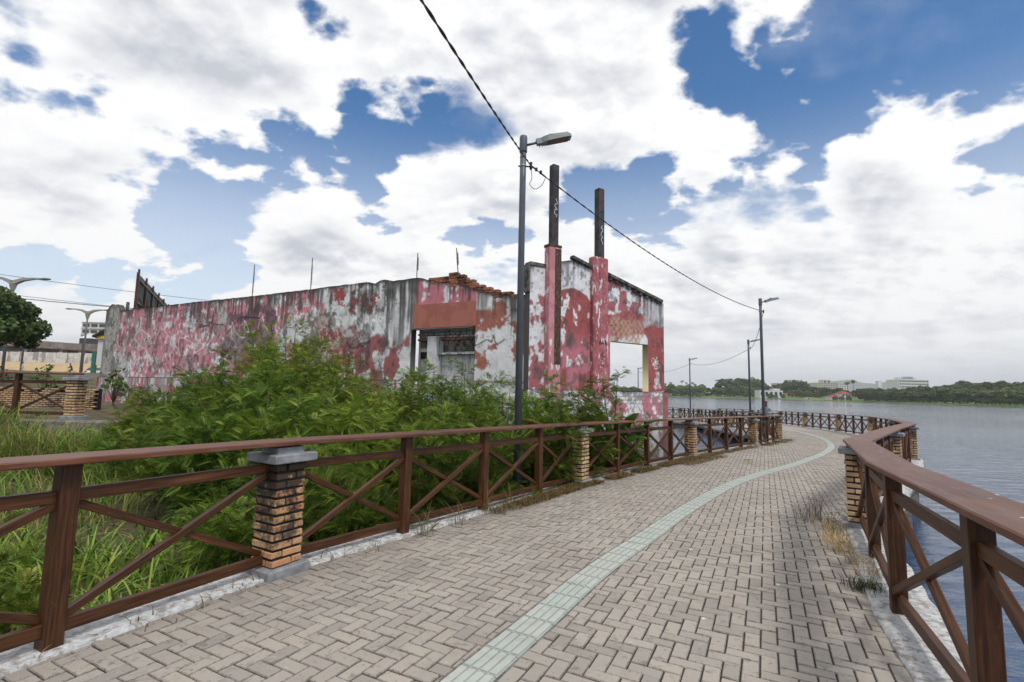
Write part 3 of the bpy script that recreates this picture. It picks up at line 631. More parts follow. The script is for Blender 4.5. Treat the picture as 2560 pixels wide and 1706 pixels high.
# ------------------------------------------------------------------ ground on the left bank
SHORE = np.array([(-4.4, -40), (-4.1, -3), (-2.6, 3.2), (-1.4, 5.4), (1.6, 9.9), (4.4, 13.4), (6.1, 15.6), (6.3, 17.5), (5.2, 19.5), (3.0, 22.0), (0.0, 27.0), (-4, 34), (-6, 60), (-10, 120), (-30, 300), (-60, 700)], float)
def ground_z(x, y):
    x = np.asarray(x, float); y = np.asarray(y, float); P = np.c_[x.ravel(), y.ravel()]; d = -side_dist(P, SHORE).reshape(x.shape)       # metres inland
    base = -0.80 + 0.25 * sstep(d, 2, 9)
    west = sstep(-x - 0.35 * y, 4.0, 9.5)                       # bank up to the terrace on the left
    base = base + west * 1.15 * sstep(y, 6.0, 12.0)
    base = base + 1.75 * sstep(np.hypot(x, y), 28, 62) * sstep(d, 3, 12) + 1.4 * sstep(np.hypot(x, y), 104, 122) * sstep(d, 3, 12)
    base = base + 0.10 * (fbm(x * 0.9, y * 0.9, 3, 4) - 0.5) + 0.25 * (fbm(x * 0.2, y * 0.2, 8, 3) - 0.5)
    return np.where(d > 0, base, base - np.minimum(3.0, -d * 2.2))
def ground():
    def grid(x0, x1, y0, y1, st): return np.meshgrid(np.arange(x0, x1 + st / 2, st), np.arange(y0, y1 + st / 2, st))
    m = MT('bank_soil'); w = m.world(); n = m.noise(w, 1.3, 8, 0.6); f = m.noise(w, 14, 6, 0.65); c = m.mix(m.mr(n, 0.35, 0.65), srgb(78, 66, 48), srgb(116, 100, 78)); c = m.mix(m.mr(f, 0.45, 0.62, 0, 0.8), c, srgb(58, 66, 30))
    big = m.noise(w, 0.25, 5); c = m.mix(m.mr(big, 0.45, 0.6, 0, 0.55), c, srgb(66, 78, 34)); m.set(c, 0.95); m.bump(f, 0.8, 0.05)
    k = 0
    xs = np.unique(np.r_[np.arange(-1200, -120, 40), np.arange(-120, -30, 4), np.arange(-30, 12.1, 0.4)]); ys = np.unique(np.r_[np.arange(-40, -4, 4), np.arange(-4, 30, 0.4), np.arange(30, 130, 4), np.arange(130, 760, 40)])
    X, Y = np.meshgrid(xs, ys); Z = ground_z(X, Y); n0, n1 = X.shape; V = np.c_[X.ravel(), Y.ravel(), Z.ravel()]; I = np.arange(n0 * n1).reshape(n0, n1)
    F = np.stack([I[:-1, :-1], I[:-1, 1:], I[1:, 1:], I[1:, :-1]], -1).reshape(-1, 4); zf = V[F][:, :, 2].max(1); F = F[zf > -3.4]
    o = np_mesh('ground', V, F, m.m, smooth=True); o['kind'] = 'structure'
ground()

# ------------------------------------------------------------------ the ruined building
K0 = np.array([0.663, 13.199]); TD = np.array([0.840, 0.543]); LD = np.array([-0.884, 0.468]); TN = np.array([TD[1], -TD[0]]); LNm = np.array([-LD[1], LD[0]])   # outward normals
if LNm @ (-K0) < 0: LNm = -LNm
if TN @ (-K0) < 0: TN = -TN
WHITE = np.array(srgb(228, 228, 230)); WHITE2 = np.array(srgb(204, 205, 208)); PINK = np.array(srgb(206, 140, 153)); PINK2 = np.array(srgb(192, 120, 134)); ROSE = np.array(srgb(166, 100, 104)); RED = np.array(srgb(154, 80, 80)); BRICKRED = np.array(srgb(166, 104, 90)); GREY = np.array(srgb(156, 154, 150)); DIRT = np.array(srgb(70, 68, 66)); MAUVE = np.array(srgb(130, 92, 106)); TAN = np.array(srgb(184, 150, 130)); RAW = np.array(srgb(178, 170, 158))
def lay(C, mask, col, var=None):
    m = np.clip(mask, 0, 1)[..., None]; col = np.asarray(col); return C * (1 - m) + col * m
def box_m(S, Z, s0, s1, z0, z1, e=0.08, wob=0.25, seed=0):
    a = (fbm(S * 1.7, Z * 1.7, 200 + seed, 5) - 0.5) * 2 * wob; b = (fbm(S * 1.7 + 50, Z * 1.7, 220 + seed, 5) - 0.5) * 2 * wob
    S2, Z2 = S + a, Z + b; return sstep(S2, s0 - e, s0 + e) * sstep(S2, s1 + e, s1 - e) * sstep(Z2, z0 - e, z0 + e) * sstep(Z2, z1 + e, z1 - e)
def peel(S, Z, th, seed, sx=1.0, sz=0.8, w=0.02, o=6):
    """1 where the coat still holds"""
    n = fbm(S * sx * 1.3 + 9, Z * sz * 1.3, seed, o, 0.58); return sstep(n, th - w, th + w)
def seg_d(S, Z, P):
    d = np.full(S.shape, 9.0)
    for (a, b), (c, e) in zip(P[:-1], P[1:]):
        L2 = (c - a) ** 2 + (e - b) ** 2 + 1e-9; t = np.clip(((S - a) * (c - a) + (Z - b) * (e - b)) / L2, 0, 1); d = np.minimum(d, np.hypot(S - a - t * (c - a), Z - b - t * (e - b)))
    return d
def streaks(S, Z, top, seed, dens=0.5, reach=1.6):
    n = 0.55 * fbm(S * 13, Z * 0.22 + 3, seed, 4, 0.6) + 0.45 * fbm(S * 4.0, Z * 0.5 + 3, seed + 7, 5, 0.6); k = fbm(S * 1.3, Z * 0.1, seed + 40, 3); fall = np.exp(-np.maximum(top - Z, 0) / reach)
    return sstep(n + 0.35 * (k - 0.5) + 0.22 * (fall - 0.5), 1 - dens, 1 - dens + 0.16) * np.clip(fall * 1.6, 0, 1)
def paint_long(S, Z, top):
    f = fbm(S * 9, Z * 9, 301, 4); C = np.broadcast_to(WHITE, S.shape + (3,)).copy(); C = lay(C, sstep(fbm(S * 2.2, Z * 2.2, 302, 5), 0.40, 0.66) * 0.7, WHITE2)
    up = Z > 1.8
    C = lay(C, peel(S, Z, 0.40, 311, 1.25, 0.9) * peel(S, Z, 0.375, 312, 4.2, 3.2) * box_m(S, Z, 8.4, 23.0, 1.75, 5.6, 0.1, 0.5, 1), PINK)
    C = lay(C, 0.4 * sstep(fbm(S * 1.1, Z * 1.4, 313, 5), 0.45, 0.65) * box_m(S, Z, 8.4, 22.6, 1.75, 5.6) * (C[..., 0] > C[..., 1] * 1.2), PINK2)
    C = lay(C, box_m(S, Z, 11.0, 14.0, 2.3, 4.55, 0.1, 0.7, 2) * peel(S, Z, 0.40, 314, 2.4, 1.8), MAUVE)
    C = lay(C, box_m(S, Z, 9.6, 13.0, 2.0, 3.0, 0.12, 0.6, 3) * peel(S, Z, 0.46, 315, 1.6, 1.6), RED)
    C = lay(C, box_m(S, Z, 5.95, 8.2, 4.15, 5.1, 0.1, 0.5, 4) * peel(S, Z, 0.50, 316, 3.0, 2.4), RED)
    C = lay(C, box_m(S, Z, 7.2, 9.2, 2.4, 4.3, 0.12, 0.55, 5) * peel(S, Z, 0.40, 317, 1.2, 1.0), RAW)
    C = lay(C, box_m(S, Z, 4.3, 7.8, 1.2, 3.3, 0.12, 0.8, 6) * peel(S, Z, 0.515, 318, 1.5, 1.0), ROSE * 0.9)
    C = lay(C, box_m(S, Z, 6.4, 9.5, 1.9, 3.7, 0.1, 0.6, 7) * peel(S, Z, 0.56, 319, 3.5, 3.0), RED)
    C = lay(C, box_m(S, Z, 1.9, 4.22, 4.05, 5.2, 0.05, 0.12, 8) * peel(S, Z, 0.37, 320, 2.0, 1.4), PINK2)
    C = lay(C, box_m(S, Z, 0.15, 2.6, 2.3, 3.95, 0.08, 0.55, 9) * peel(S, Z, 0.47, 321, 1.7, 1.5), BRICKRED)
    C = lay(C, box_m(S, Z, 0.1, 0.8, 3.2, 4.0, 0.08, 0.3, 10) * peel(S, Z, 0.5, 322, 2.4, 1.4), ROSE)
    # plinth
    low = box_m(S, Z, 4.5, 25, -2, 1.78, 0.02, 0.02, 11); C = lay(C, low * peel(S, Z, 0.50, 331, 1.4, 1.2) , PINK2 * 1.02); C = lay(C, low * sstep(fbm(S * 1.6, Z * 1.6, 332, 5), 0.56, 0.64) * 0.75, GREY)
    C = lay(C, sstep(np.abs(Z - 1.78), 0.05, 0.02) * 0.7, RED * 0.6)
    # bare concrete pier at the far end, grey weathering, black mould and run-off
    C = lay(C, box_m(S, Z, 22.7, 26, 1.7, 6, 0.06, 0.35, 12) * 0.9, GREY * (0.55 + 0.9 * f[..., None]))
    C = lay(C, sstep(fbm(S * 0.9, Z * 1.2, 341, 6, 0.6), 0.58, 0.63) * 0.5 * (S > 5.5), GREY * 0.95)
    C = lay(C, sstep(fbm(S * 2.4, Z * 1.3, 342, 6, 0.66), 0.575, 0.64) * 0.6 * (S > 5), DIRT * 1.2); C = lay(C, sstep(fbm(S * 5, Z * 3.4, 343, 5, 0.66), 0.60, 0.66) * 0.7 * (S > 5), DIRT)
    cr = np.abs(fbm(S * 2.6, Z * 2.6, 344, 5) - 0.5); C = lay(C, sstep(cr, 0.012, 0.003) * 0.5, DIRT)
    C = lay(C, box_m(S, Z, 4.3, 6.6, 2.6, 5.3, 0.2, 0.6, 13) * streaks(S, Z, top, 351, 0.58, 2.8) * 0.85, DIRT * 1.0)
    C = lay(C, streaks(S, Z, top, 352, 0.50, 0.9) * 0.85, DIRT); C = lay(C, sstep(top - Z, 0.16, 0.02) * sstep(fbm(S * 6, Z * 6, 353, 4), 0.30, 0.5) * 0.85, DIRT * 0.9)
    C = lay(C, (S < 2.2) * streaks(S, Z, top, 354, 0.55, 1.0) * 0.7, DIRT * 1.2)
    # tags: thin scribbles sprayed on the wall
    rn = random.Random(5); e_ = np.hypot((S - 21.9) / 0.62, (Z - 0.98) / 0.30) + 0.5 * (fbm(S * 3, Z * 3, 361, 4) - 0.5); C = lay(C, sstep(e_, 1.0, 0.94) * sstep(Z, 0.86, 0.92) * 0.9, np.array(srgb(30, 44, 46))); C = lay(C, sstep(np.abs(e_ - 1.05), 0.10, 0.05) * 0.8, DIRT * 0.4)
    for (cs, cz, w, h, col, lw, k) in ((19.6, 3.6, 1.7, 0.5, WHITE, 0.022, 14), (16.5, 3.2, 1.6, 0.5, WHITE, 0.022, 12), (12.4, 3.55, 1.6, 0.7, np.array(srgb(52, 40, 62)), 0.045, 13), (12.9, 3.7, 1.0, 0.4, WHITE, 0.02, 9), (22.4, 3.3, 0.25, 0.5, DIRT * 0.5, 0.05, 8), (20.6, 0.95, 1.1, 0.55, DIRT * 0.5, 0.06, 14), (17.4, 0.9, 0.9, 0.35, DIRT * 0.6, 0.05, 10), (8.9, 3.15, 1.2, 0.12, DIRT * 0.6, 0.04, 9), (6.4, 3.0, 0.8, 0.12, DIRT * 0.7, 0.04, 7), (15.3, 4.05, 1.2, 0.12, DIRT * 0.7, 0.045, 9), (1.5, 3.0, 0.7, 0.18, np.array(srgb(70, 40, 40)), 0.03, 10)):
        P = [(cs + rn.uniform(-w, w), cz + rn.uniform(-h, h)) for _ in range(k)]; P.sort(key=lambda p: p[0] + rn.uniform(-w, w) * 0.35); Q = catmull(P, 0.06)[0]
        C = lay(C, sstep(seg_d(S, Z, [tuple(q) for q in Q]), lw, lw * 0.45) * 0.85, col)
    return C * (0.80 + 0.32 * f[..., None])
def paint_tall(S, Z, top):
    f = fbm(S * 9, Z * 9, 401, 4); C = np.broadcast_to(WHITE, S.shape + (3,)).copy(); C = lay(C, sstep(fbm(S * 2.2, Z * 2.2, 402, 5), 0.42, 0.68) * 0.5, WHITE2)
    C = lay(C, box_m(S, Z, -0.3, 0.7, 1.0, 4.4, 0.05, 0.25, 31) * peel(S, Z, 0.53, 403, 2.2, 1.4), ROSE)
    arch = sstep(np.hypot((S - 1.3) / 0.80, (np.maximum(Z - 3.85, 0)) / 0.70) + 0.06 * (f - 0.5), 1.02, 0.98)
    C = lay(C, arch * (S > 0.5) * (S < 2.0), RED * 1.08); C = lay(C, arch * (S > 0.5) * (S < 2.0) * sstep(Z, 3.5, 2.6) * 0.85, PINK2)
    C = lay(C, box_m(S, Z, 0.6, 1.95, 2.3, 4.4, 0.04, 0.2, 32) * (1 - peel(S, Z, 0.40, 404, 3.4, 1.9)), WHITE)
    C = lay(C, box_m(S, Z, 0.6, 2.0, 0.6, 2.2, 0.05, 0.3, 33) * sstep(fbm(S * 3, Z * 0.5, 405, 4), 0.46, 0.56), RED)
    r = (S > 2.55)
    C = lay(C, r * box_m(S, Z, 2.4, 6, 3.3, 4.05, 0.03, 0.22, 34), RED * 1.05); C = lay(C, r * box_m(S, Z, 2.4, 4.6, 3.7, 5.2, 0.06, 0.4, 35) * peel(S, Z, 0.475, 406, 3.0, 2.2), ROSE)
    pat = sstep(np.sin(S * 30 + 3 * fbm(S * 4, Z * 4, 407, 3)) * np.sin(Z * 26 + 4 * fbm(S * 4 + 7, Z * 4, 408, 3)), -0.25, 0.1)
    C = lay(C, box_m(S, Z, 2.78, 4.1, 3.2, 3.95, 0.05, 0.25, 36) * (0.35 + 0.6 * pat) * peel(S, Z, 0.34, 409, 2, 2), TAN)
    C = lay(C, box_m(S, Z, 4.42, 6, 1.6, 3.72, 0.02, 0.06, 37), RED * 1.1); C = lay(C, box_m(S, Z, 2.55, 6, 2.9, 3.3, 0.02, 0.05, 38) * sstep(fbm(S * 2, Z * 3, 410, 5), 0.5, 0.58) * 0.8, TAN)
    C = lay(C, box_m(S, Z, 2.0, 2.78, 1.5, 3.6, 0.02, 0.08, 39), PINK2 * 1.05)
    C = lay(C, box_m(S, Z, 4.25, 6, 3.72, 5, 0.05, 0.3, 40) * 0.85, WHITE2 * 0.85)
    C = lay(C, streaks(S, Z, top, 420, 0.48, 0.8) * 0.7, DIRT); C = lay(C, sstep(top - Z, 0.12, 0.02) * sstep(f, 0.3, 0.5) * 0.8, DIRT)
    C = lay(C, sstep(fbm(S * 2.4, Z * 2.0, 421, 6, 0.62), 0.60, 0.68) * 0.6, DIRT * 1.6)
    rn = random.Random(9)
    for (cs, cz, w, h, col, lw, k) in ((4.85, 2.55, 0.22, 0.22, WHITE, 0.014, 14), (4.9, 2.0, 0.18, 0.32, WHITE, 0.014, 16)):
        P = [(cs + rn.uniform(-w, w), cz + rn.uniform(-h, h)) for _ in range(k)]; Q = catmull(P, 0.04)[0]; C = lay(C, sstep(seg_d(S, Z, [tuple(q) for q in Q]), lw, lw * 0.5) * 0.8, col)
    # plinth
    low = (Z < 1.59) * 1.0; C = lay(C, low, WHITE); C = lay(C, low * peel(S, Z, 0.54, 430, 1.8, 1.4), PINK2); C = lay(C, low * sstep(fbm(S * 3, Z * 3, 431, 6, 0.62), 0.545, 0.60) * 0.8, GREY * 0.75)
    C = lay(C, low * ((np.abs((Z * 9) % 1 - 0.5) > 0.42) | (np.abs((S * 4.2 + 0.5 * (np.floor(Z * 9) % 2)) % 1 - 0.5) > 0.46)) * sstep(fbm(S * 1.5, Z * 1.5, 433, 4), 0.48, 0.56) * 0.55, GREY * 0.5)
    C = lay(C, low * (S > 5.05) * 0.9, RED); C = lay(C, low * sstep(Z, 0.7, 0.1) * 0.5, DIRT * 1.3)
    C = lay(C, sstep(fbm(S * 5, Z * 3.4, 443, 5, 0.66), 0.60, 0.67) * 0.6, DIRT); C = lay(C, sstep(np.abs(fbm(S * 2.6, Z * 2.6, 444, 5) - 0.5), 0.012, 0.003) * 0.45, DIRT)
    return C * (0.82 + 0.32 * f[..., None])
def wall_mat():
    m = MT('peeling_painted_plaster'); c = m.attr('Col'); w = m.world(); n = m.noise(w, 9, 8, 0.65); f = m.noise(w, 60, 4); c = m.mix(m.mr(f, 0.55, 0.75, 0, 0.16), c, srgb(90, 84, 80)); c = m.mix(m.mr(n, 0.62, 0.76, 0, 0.25), c, srgb(120, 114, 108))
    b = m.nd('ShaderNodeRGBToBW'); m.L.new(m.attr('Col'), b.inputs[0]); h = m.ma('ADD', m.ma('MULTIPLY', b.outputs[0], 0.12), m.ma('ADD', n, m.ma('MULTIPLY', f, 0.3))); m.set(c, 0.88); m.bump(h, 0.45, 0.015); return m.m
M_WALL = wall_mat()
ruin = thing('ruined_building', 'derelict pink and white building shell with peeling paint behind the bushes', 'building', (K0[0], K0[1], -0.6))
def paint_wall(name, d, nrm2, s0, s1, zb, topf, paint, holes, step=0.033, thick=0.24, base=K0, out=0.0):
    s = np.arange(s0, s1 + step / 2, step); tops = np.array([topf(a) for a in s]); nz = int((tops.max() - zb) / step); v = np.linspace(0, 1, nz + 1)
    S, Vv = np.meshgrid(s, v); TP = np.broadcast_to(tops, S.shape); Z = zb + (TP - zb) * Vv
    # below the lowest top keep an even grid so that openings have level edges
    zc = tops.min() - 0.3; k = int((zc - zb) / step); zl = zb + np.arange(k + 1) * step
    Z[:k + 1] = zl[:, None]; up = np.linspace(0, 1, nz - k + 1)[:, None]; Z[k:] = zl[-1] + (tops[None, :] - zl[-1]) * up
    col = paint(S, Z, TP); rel = 0.012 * (fbm(S * 1.5, Z * 1.5, 500, 4) - 0.5)
    lum = col.mean(-1); P = base[None, None, :] + S[..., None] * d + (out + rel)[..., None] * nrm2 if np.ndim(out) else base + S[..., None] * d + (rel + out)[..., None] * nrm2
    n0, n1 = S.shape; V = np.dstack([P, Z[..., None]]).reshape(-1, 3); I = np.arange(n0 * n1).reshape(n0, n1); F = np.stack([I[:-1, :-1], I[:-1, 1:], I[1:, 1:], I[1:, :-1]], -1)
    cs = (S[:-1, :-1] + S[1:, 1:]) / 2; cz = (Z[:-1, :-1] + Z[1:, 1:]) / 2; keep = np.ones(cs.shape, bool)
    for a, b, c, e in holes: keep &= ~((cs > a) & (cs < b) & (cz > c) & (cz < e))
    F = F[keep].reshape(-1, 4); col = col.reshape(-1, 3)
    # back, top and end faces
    q = slice(0, n1, 6); sb = s[q] if (n1 - 1) % 6 == 0 else np.r_[s[q], s[-1]]; tb = np.array([topf(a) for a in sb]); b0 = len(V)
    def ring(a, z, o): return np.r_[base + a * d + o * nrm2, z]
    ex = []; ef = []; ec = []
    zz = np.array(sorted({zb} | {h for t in holes for h in t[2:]} )); 
    for i in range(len(sb)): ex += [ring(sb[i], tb[i], out - thick), ring(sb[i], zb, out - thick), ring(sb[i], tb[i] + 0.01, out + 0.012)]
    for i in range(len(sb) - 1):
        a = b0 + 3 * i; ef.append((a, a + 3, a + 5, a + 2)); mid = (sb[i] + sb[i + 1]) / 2
        if not any(x0 - 0.05 < mid < x1 + 0.05 for x0, x1, _, _ in holes): ef.append((a + 3, a, a + 1, a + 4))
    for i in (0, len(sb) - 1):
        k = len(ex); a = b0 + k; ex += [ring(sb[i], zb, out), ring(sb[i], zb, out - thick), ring(sb[i], tb[i], out - thick), ring(sb[i], tb[i], out)]; ef.append((a, a + 1, a + 2, a + 3) if i else (a + 3, a + 2, a + 1, a))
    rev = []
    for x0, x1, z0, z1 in holes:                                   # reveals and what stands above and below an opening at the back
        a = b0 + len(ex); rev += [len(ex)] if name == 'tall_wall' else []
        for (u, z) in ((x0, z0), (x1, z0), (x1, z1), (x0, z1)): ex += [ring(u, z, out + 0.004), ring(u, z, out - thick)]
        for i in range(4): j = (i + 1) % 4; ef.append((a + 2 * i, a + 2 * i + 1, a + 2 * j + 1, a + 2 * j))
        m0, m1 = x0 - 0.2, x1 + 0.2; t0, t1 = topf(m0), topf(m1); a = b0 + len(ex)
        ex += [ring(m0, zb, out - thick), ring(m1, zb, out - thick), ring(m1, z0, out - thick), ring(m0, z0, out - thick), ring(m0, z1, out - thick), ring(m1, z1, out - thick), ring(m1, t1, out - thick), ring(m0, t0, out - thick), ring(x0, z0, out - thick), ring(x0, z1, out - thick), ring(x1, z0, out - thick), ring(x1, z1, out - thick)]
        ef += [(a + 1, a, a + 3, a + 2), (a + 5, a + 4, a + 7, a + 6), (a + 8, a + 3, a + 4, a + 9), (a + 2, a + 10, a + 11, a + 5)]
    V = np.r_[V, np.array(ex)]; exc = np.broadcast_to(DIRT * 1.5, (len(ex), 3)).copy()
    for a in rev: exc[a:a + 8] = np.array(srgb(214, 200, 160))  # cream window reveals, lightened in colour to look sunlit
    col = np.r_[col, exc]; F = np.r_[F, np.array(ef)]
    V = V - np.array(ORG['ruined_building'])
    return np_mesh(name, V, F, M_WALL, ruin, col=col)
def prof(pts):
    a = np.array(sorted(pts)); return lambda s: float(np.interp(s, a[:, 0], a[:, 1])) + 0.05 * (float(fbm(np.array(s * 7.0), np.array(1.0), 77, 4)) - 0.5)
TOPL = prof([(0.0, 4.24), (0.22, 4.24), (0.6, 4.22), (1.19, 4.28), (1.83, 4.45), (2.3, 4.62), (2.72, 4.76), (3.3, 4.82), (3.7, 4.92), (4.0, 5.02), (4.27, 5.05), (5.2, 5.02), (5.5, 5.12), (5.84, 5.08), (6.0, 5.00), (6.2, 5.09), (9, 5.07), (12.4, 5.05), (16, 5.07), (21.7, 5.08), (22.6, 5.06), (22.75, 5.10), (22.9, 5.38), (23.6, 5.45), (23.8, 5.36), (24.0, 5.15), (24.2, 5.1)])
paint_wall('long_wall', LD, LNm, 0.02, 24.1, -1.2, TOPL, paint_long, [(1.98, 4.34, 1.6, 3.40)])
TOPT = prof([(-0.25, 5.02), (0.3, 5.10), (0.69, 5.22), (1.18, 5.36), (1.4, 5.38), (1.9, 5.30), (2.6, 5.12), (5.19, 4.54), (5.3, 4.5)])
paint_wall('tall_wall', TD, TN, -0.24, 5.19, -1.6, TOPT, paint_tall, [(2.76, 4.44, 1.61, 3.12)])
def rb(name, frame, s0, s1, z0, z1, o0, o1, mat, ch=0.01, par=None, col=None):
    d, n = frame; c = K0 + d * (s0 + s1) / 2 + n * (o0 + o1) / 2; R = Matrix(((d[0], n[0], 0), (d[1], n[1], 0), (0, 0, 1)))
    mb = MB(); return mb.box((c[0], c[1], (z0 + z1) / 2), (s1 - s0, o1 - o0, z1 - z0), R, ch, col).build(name, mat, par or ruin)
LF, TF = (LD, LNm), (TD, TN)
def painted(name, c1, c2, c3, s1=4.0, th=0.5, dirt=0.5):
    m = MT(name); w = m.world(); n = m.noise(w, s1, 8, 0.62); n2 = m.noise(m.world((1, 1, 0.35)), s1 * 1.7, 7, 0.6); c = m.mix(m.mr(n, th - 0.015, th + 0.015), c1, c2); c = m.mix(m.mr(n2, 0.57, 0.60), c, c3)
    f = m.noise(w, 40, 5); c = m.mix(m.mr(m.noise(m.world((3, 3, 0.4)), 3.0, 6, 0.6), 0.52, 0.72, 0, dirt), c, srgb(60, 54, 52)); m.set(c, 0.88); m.bump(m.ma('ADD', n, m.ma('MULTIPLY', f, 0.5)), 0.5, 0.02); return m.m
M_PINKP = painted('faded_pink_paint', srgb(200, 138, 146), srgb(188, 122, 130), srgb(222, 216, 216), 3.6, 0.5, 0.25)
M_ROSEP = painted('patchy_rose_paint', srgb(180, 112, 120), srgb(160, 90, 94), srgb(222, 216, 216), 4.6, 0.48, 0.5)
M_REDP = painted('brick_red_paint', srgb(168, 106, 92), srgb(158, 96, 84), srgb(162, 100, 88), 2.2, 0.5, 0.15)
M_RUST = painted('broken_brown_concrete', srgb(84, 62, 50), srgb(58, 44, 38), srgb(120, 104, 92), 16.0, 0.52, 0.6)
M_WHITEP = painted('dirty_white_paint', srgb(206, 206, 206), srgb(190, 190, 190), srgb(150, 146, 142), 2.4, 0.55, 0.6)
M_STEEL = painted('rusty_dark_steel', srgb(68, 68, 72), srgb(50, 49, 53), srgb(84, 66, 60), 3.0, 0.5, 0.5)
M_COPING = painted('mouldy_coping', srgb(70, 68, 64), srgb(108, 104, 98), srgb(50, 48, 46), 5.0, 0.5, 0.6)
M_REDBRICK = brick_mat('exposed_red_brick', [srgb(146, 82, 64), srgb(126, 70, 56), srgb(154, 90, 70), srgb(112, 64, 54)], 0.85)
# plinths stand proud of the walls
for nm, fr, a, b, z1, pf, tp in (('long_plinth', LF, 4.6, 24.15, 1.80, paint_long, 1.8), ('tall_plinth', TF, -0.3, 5.30, 1.595, paint_tall, 1.6)):
    paint_wall(nm, fr[0], fr[1], a, b, -1.5, (lambda s, z=z1: z), (lambda S, Z, T, p=pf: p(S, np.minimum(Z, 1.55), T + 9)), [], 0.035, 0.3, K0, 0.07)
# pilasters and the steel posts that rise from them
rb('pilaster', TF, 0.27, 0.68, 1.5, 5.58, -0.05, 0.20, M_PINKP); rb('broken_face', TF, 0.462, 0.683, 2.3, 5.54, 0.185, 0.215, M_RUST); rb('broken_face', TF, 0.675, 0.70, 1.9, 5.57, -0.03, 0.19, M_RUST)
rb('pilaster', TF, 1.95, 2.56, 1.5, 5.60, -0.10, 0.15, M_ROSEP, 0.03); rb('pilaster_top', TF, 0.25, 0.70, 5.58, 5.66, -0.06, 0.21, M_RUST)
st1 = rb('steel_post', TF, 0.38, 0.60, 5.60, 8.02, -0.02, 0.17, M_STEEL); st2 = rb('steel_post', TF, 2.18, 2.41, 5.55, 7.78, -0.09, 0.12, M_STEEL)
def scribble(name, fr, cs, cz, w, h, k, col, off, lw, par, seed, loops=True):
    rn = random.Random(seed); P = [(cs + w * math.sin(i * 1.9 + rn.random()), cz - h + 2 * h * i / k + rn.uniform(-.05, .05)) for i in range(k)] ; Q = catmull(P, 0.03)[0]; V = []; F = []
    T = np.gradient(Q, axis=0); T /= np.linalg.norm(T, axis=1)[:, None]; N2 = np.c_[-T[:, 1], T[:, 0]]
    for q, n in zip(Q, N2):
        for sg in (-1, 1): a = q + sg * n * lw / 2; p = K0 + fr[0] * a[0] + fr[1] * off; V.append((p[0], p[1], a[1]))
    for i in range(len(Q) - 1): F.append((2 * i, 2 * i + 1, 2 * i + 3, 2 * i + 2))
    mb = MB(); mb.add(V, F); m = bpy.data.materials.get(col[0]) or plain(col[0], col[1], 0.7, var=0.1); mb.build(name, m, par)
WSP = ('white_spray_paint', srgb(196, 194, 196)); BSP = ('black_spray_paint', srgb(38, 34, 36))
scribble('graffiti', TF, 0.49, 6.75, 0.05, 0.28, 9, WSP, 0.174, 0.02, st1, 3); scribble('graffiti', TF, 2.30, 6.35, 0.05, 0.30, 11, WSP, 0.124, 0.022, st2, 4)
scribble('graffiti', TF, 2.30, 2.55, 0.07, 0.26, 12, BSP, 0.155, 0.022, ruin, 6)
def text_mesh(name, body, size, M4, mat, parent=None, ext=0.004, bold=0.0):
    cu = bpy.data.curves.new(name, 'FONT'); cu.body = body; cu.size = size; cu.extrude = ext; cu.offset = bold; cu.align_x = 'CENTER'; cu.align_y = 'CENTER'; cu.resolution_u = 3
    t = bpy.data.objects.new(name, cu); COL.objects.link(t); bpy.context.view_layer.update(); me = bpy.data.meshes.new_from_object(t.evaluated_get(bpy.context.evaluated_depsgraph_get())); bpy.data.objects.remove(t); bpy.data.curves.remove(cu)
    me.name = name; me.materials.clear(); me.materials.append(mat); me.transform(M4); 
    root = parent
    while root is not None and root.parent is not None: root = root.parent
    if root is not None: me.transform(Matrix.Translation(-Vector(ORG.get(root.name, (0, 0, 0)))))
    return link(name, me, None, parent)
def on_wall(fr, s, z, off, flip=1):
    d, n = fr; p = K0 + d * s + n * off; return Matrix(((d[0] * flip, 0, n[0], p[0]), (d[1] * flip, 0, n[1], p[1]), (0, 1, 0, z), (0, 0, 0, 1)))
text_mesh('graffiti_letters', 'BAR', 0.17, on_wall(TF, 2.32, 3.02, 0.156), bpy.data.materials['black_spray_paint'], ruin, 0.002)
# sloping coping beams along the broken roof line
def slope(name, s0, z0, s1, z1, w=0.16, h=0.10, o=0.02):
    p = K0 + TD * s0 + TN * o; q = K0 + TD * s1 + TN * o; MB().beam((p[0], p[1], z0), (q[0], q[1], z1), w, h, (0, 0, 1), 0.01).build(name, M_COPING, ruin)
slope('coping_beam', 1.20, 5.46, 1.93, 5.28); slope('coping_beam', 2.60, 5.16, 5.08, 4.60)
for i in range(9):
    a = 2.75 + i * 0.27; zt = 5.16 - (a - 2.6) * 0.226; MB().box((*(K0 + TD * a), zt - 0.09), (0.1, 0.14, 0.09), ch=0.01).build('beam_shim', M_COPING, ruin)
rb('coping', TF, -0.26, 0.27, 5.0, 5.10, -0.24, 0.03, M_COPING); rb('wall_end', TF, -0.285, -0.235, 4.25, 5.05, -0.24, 0.01, M_COPING)
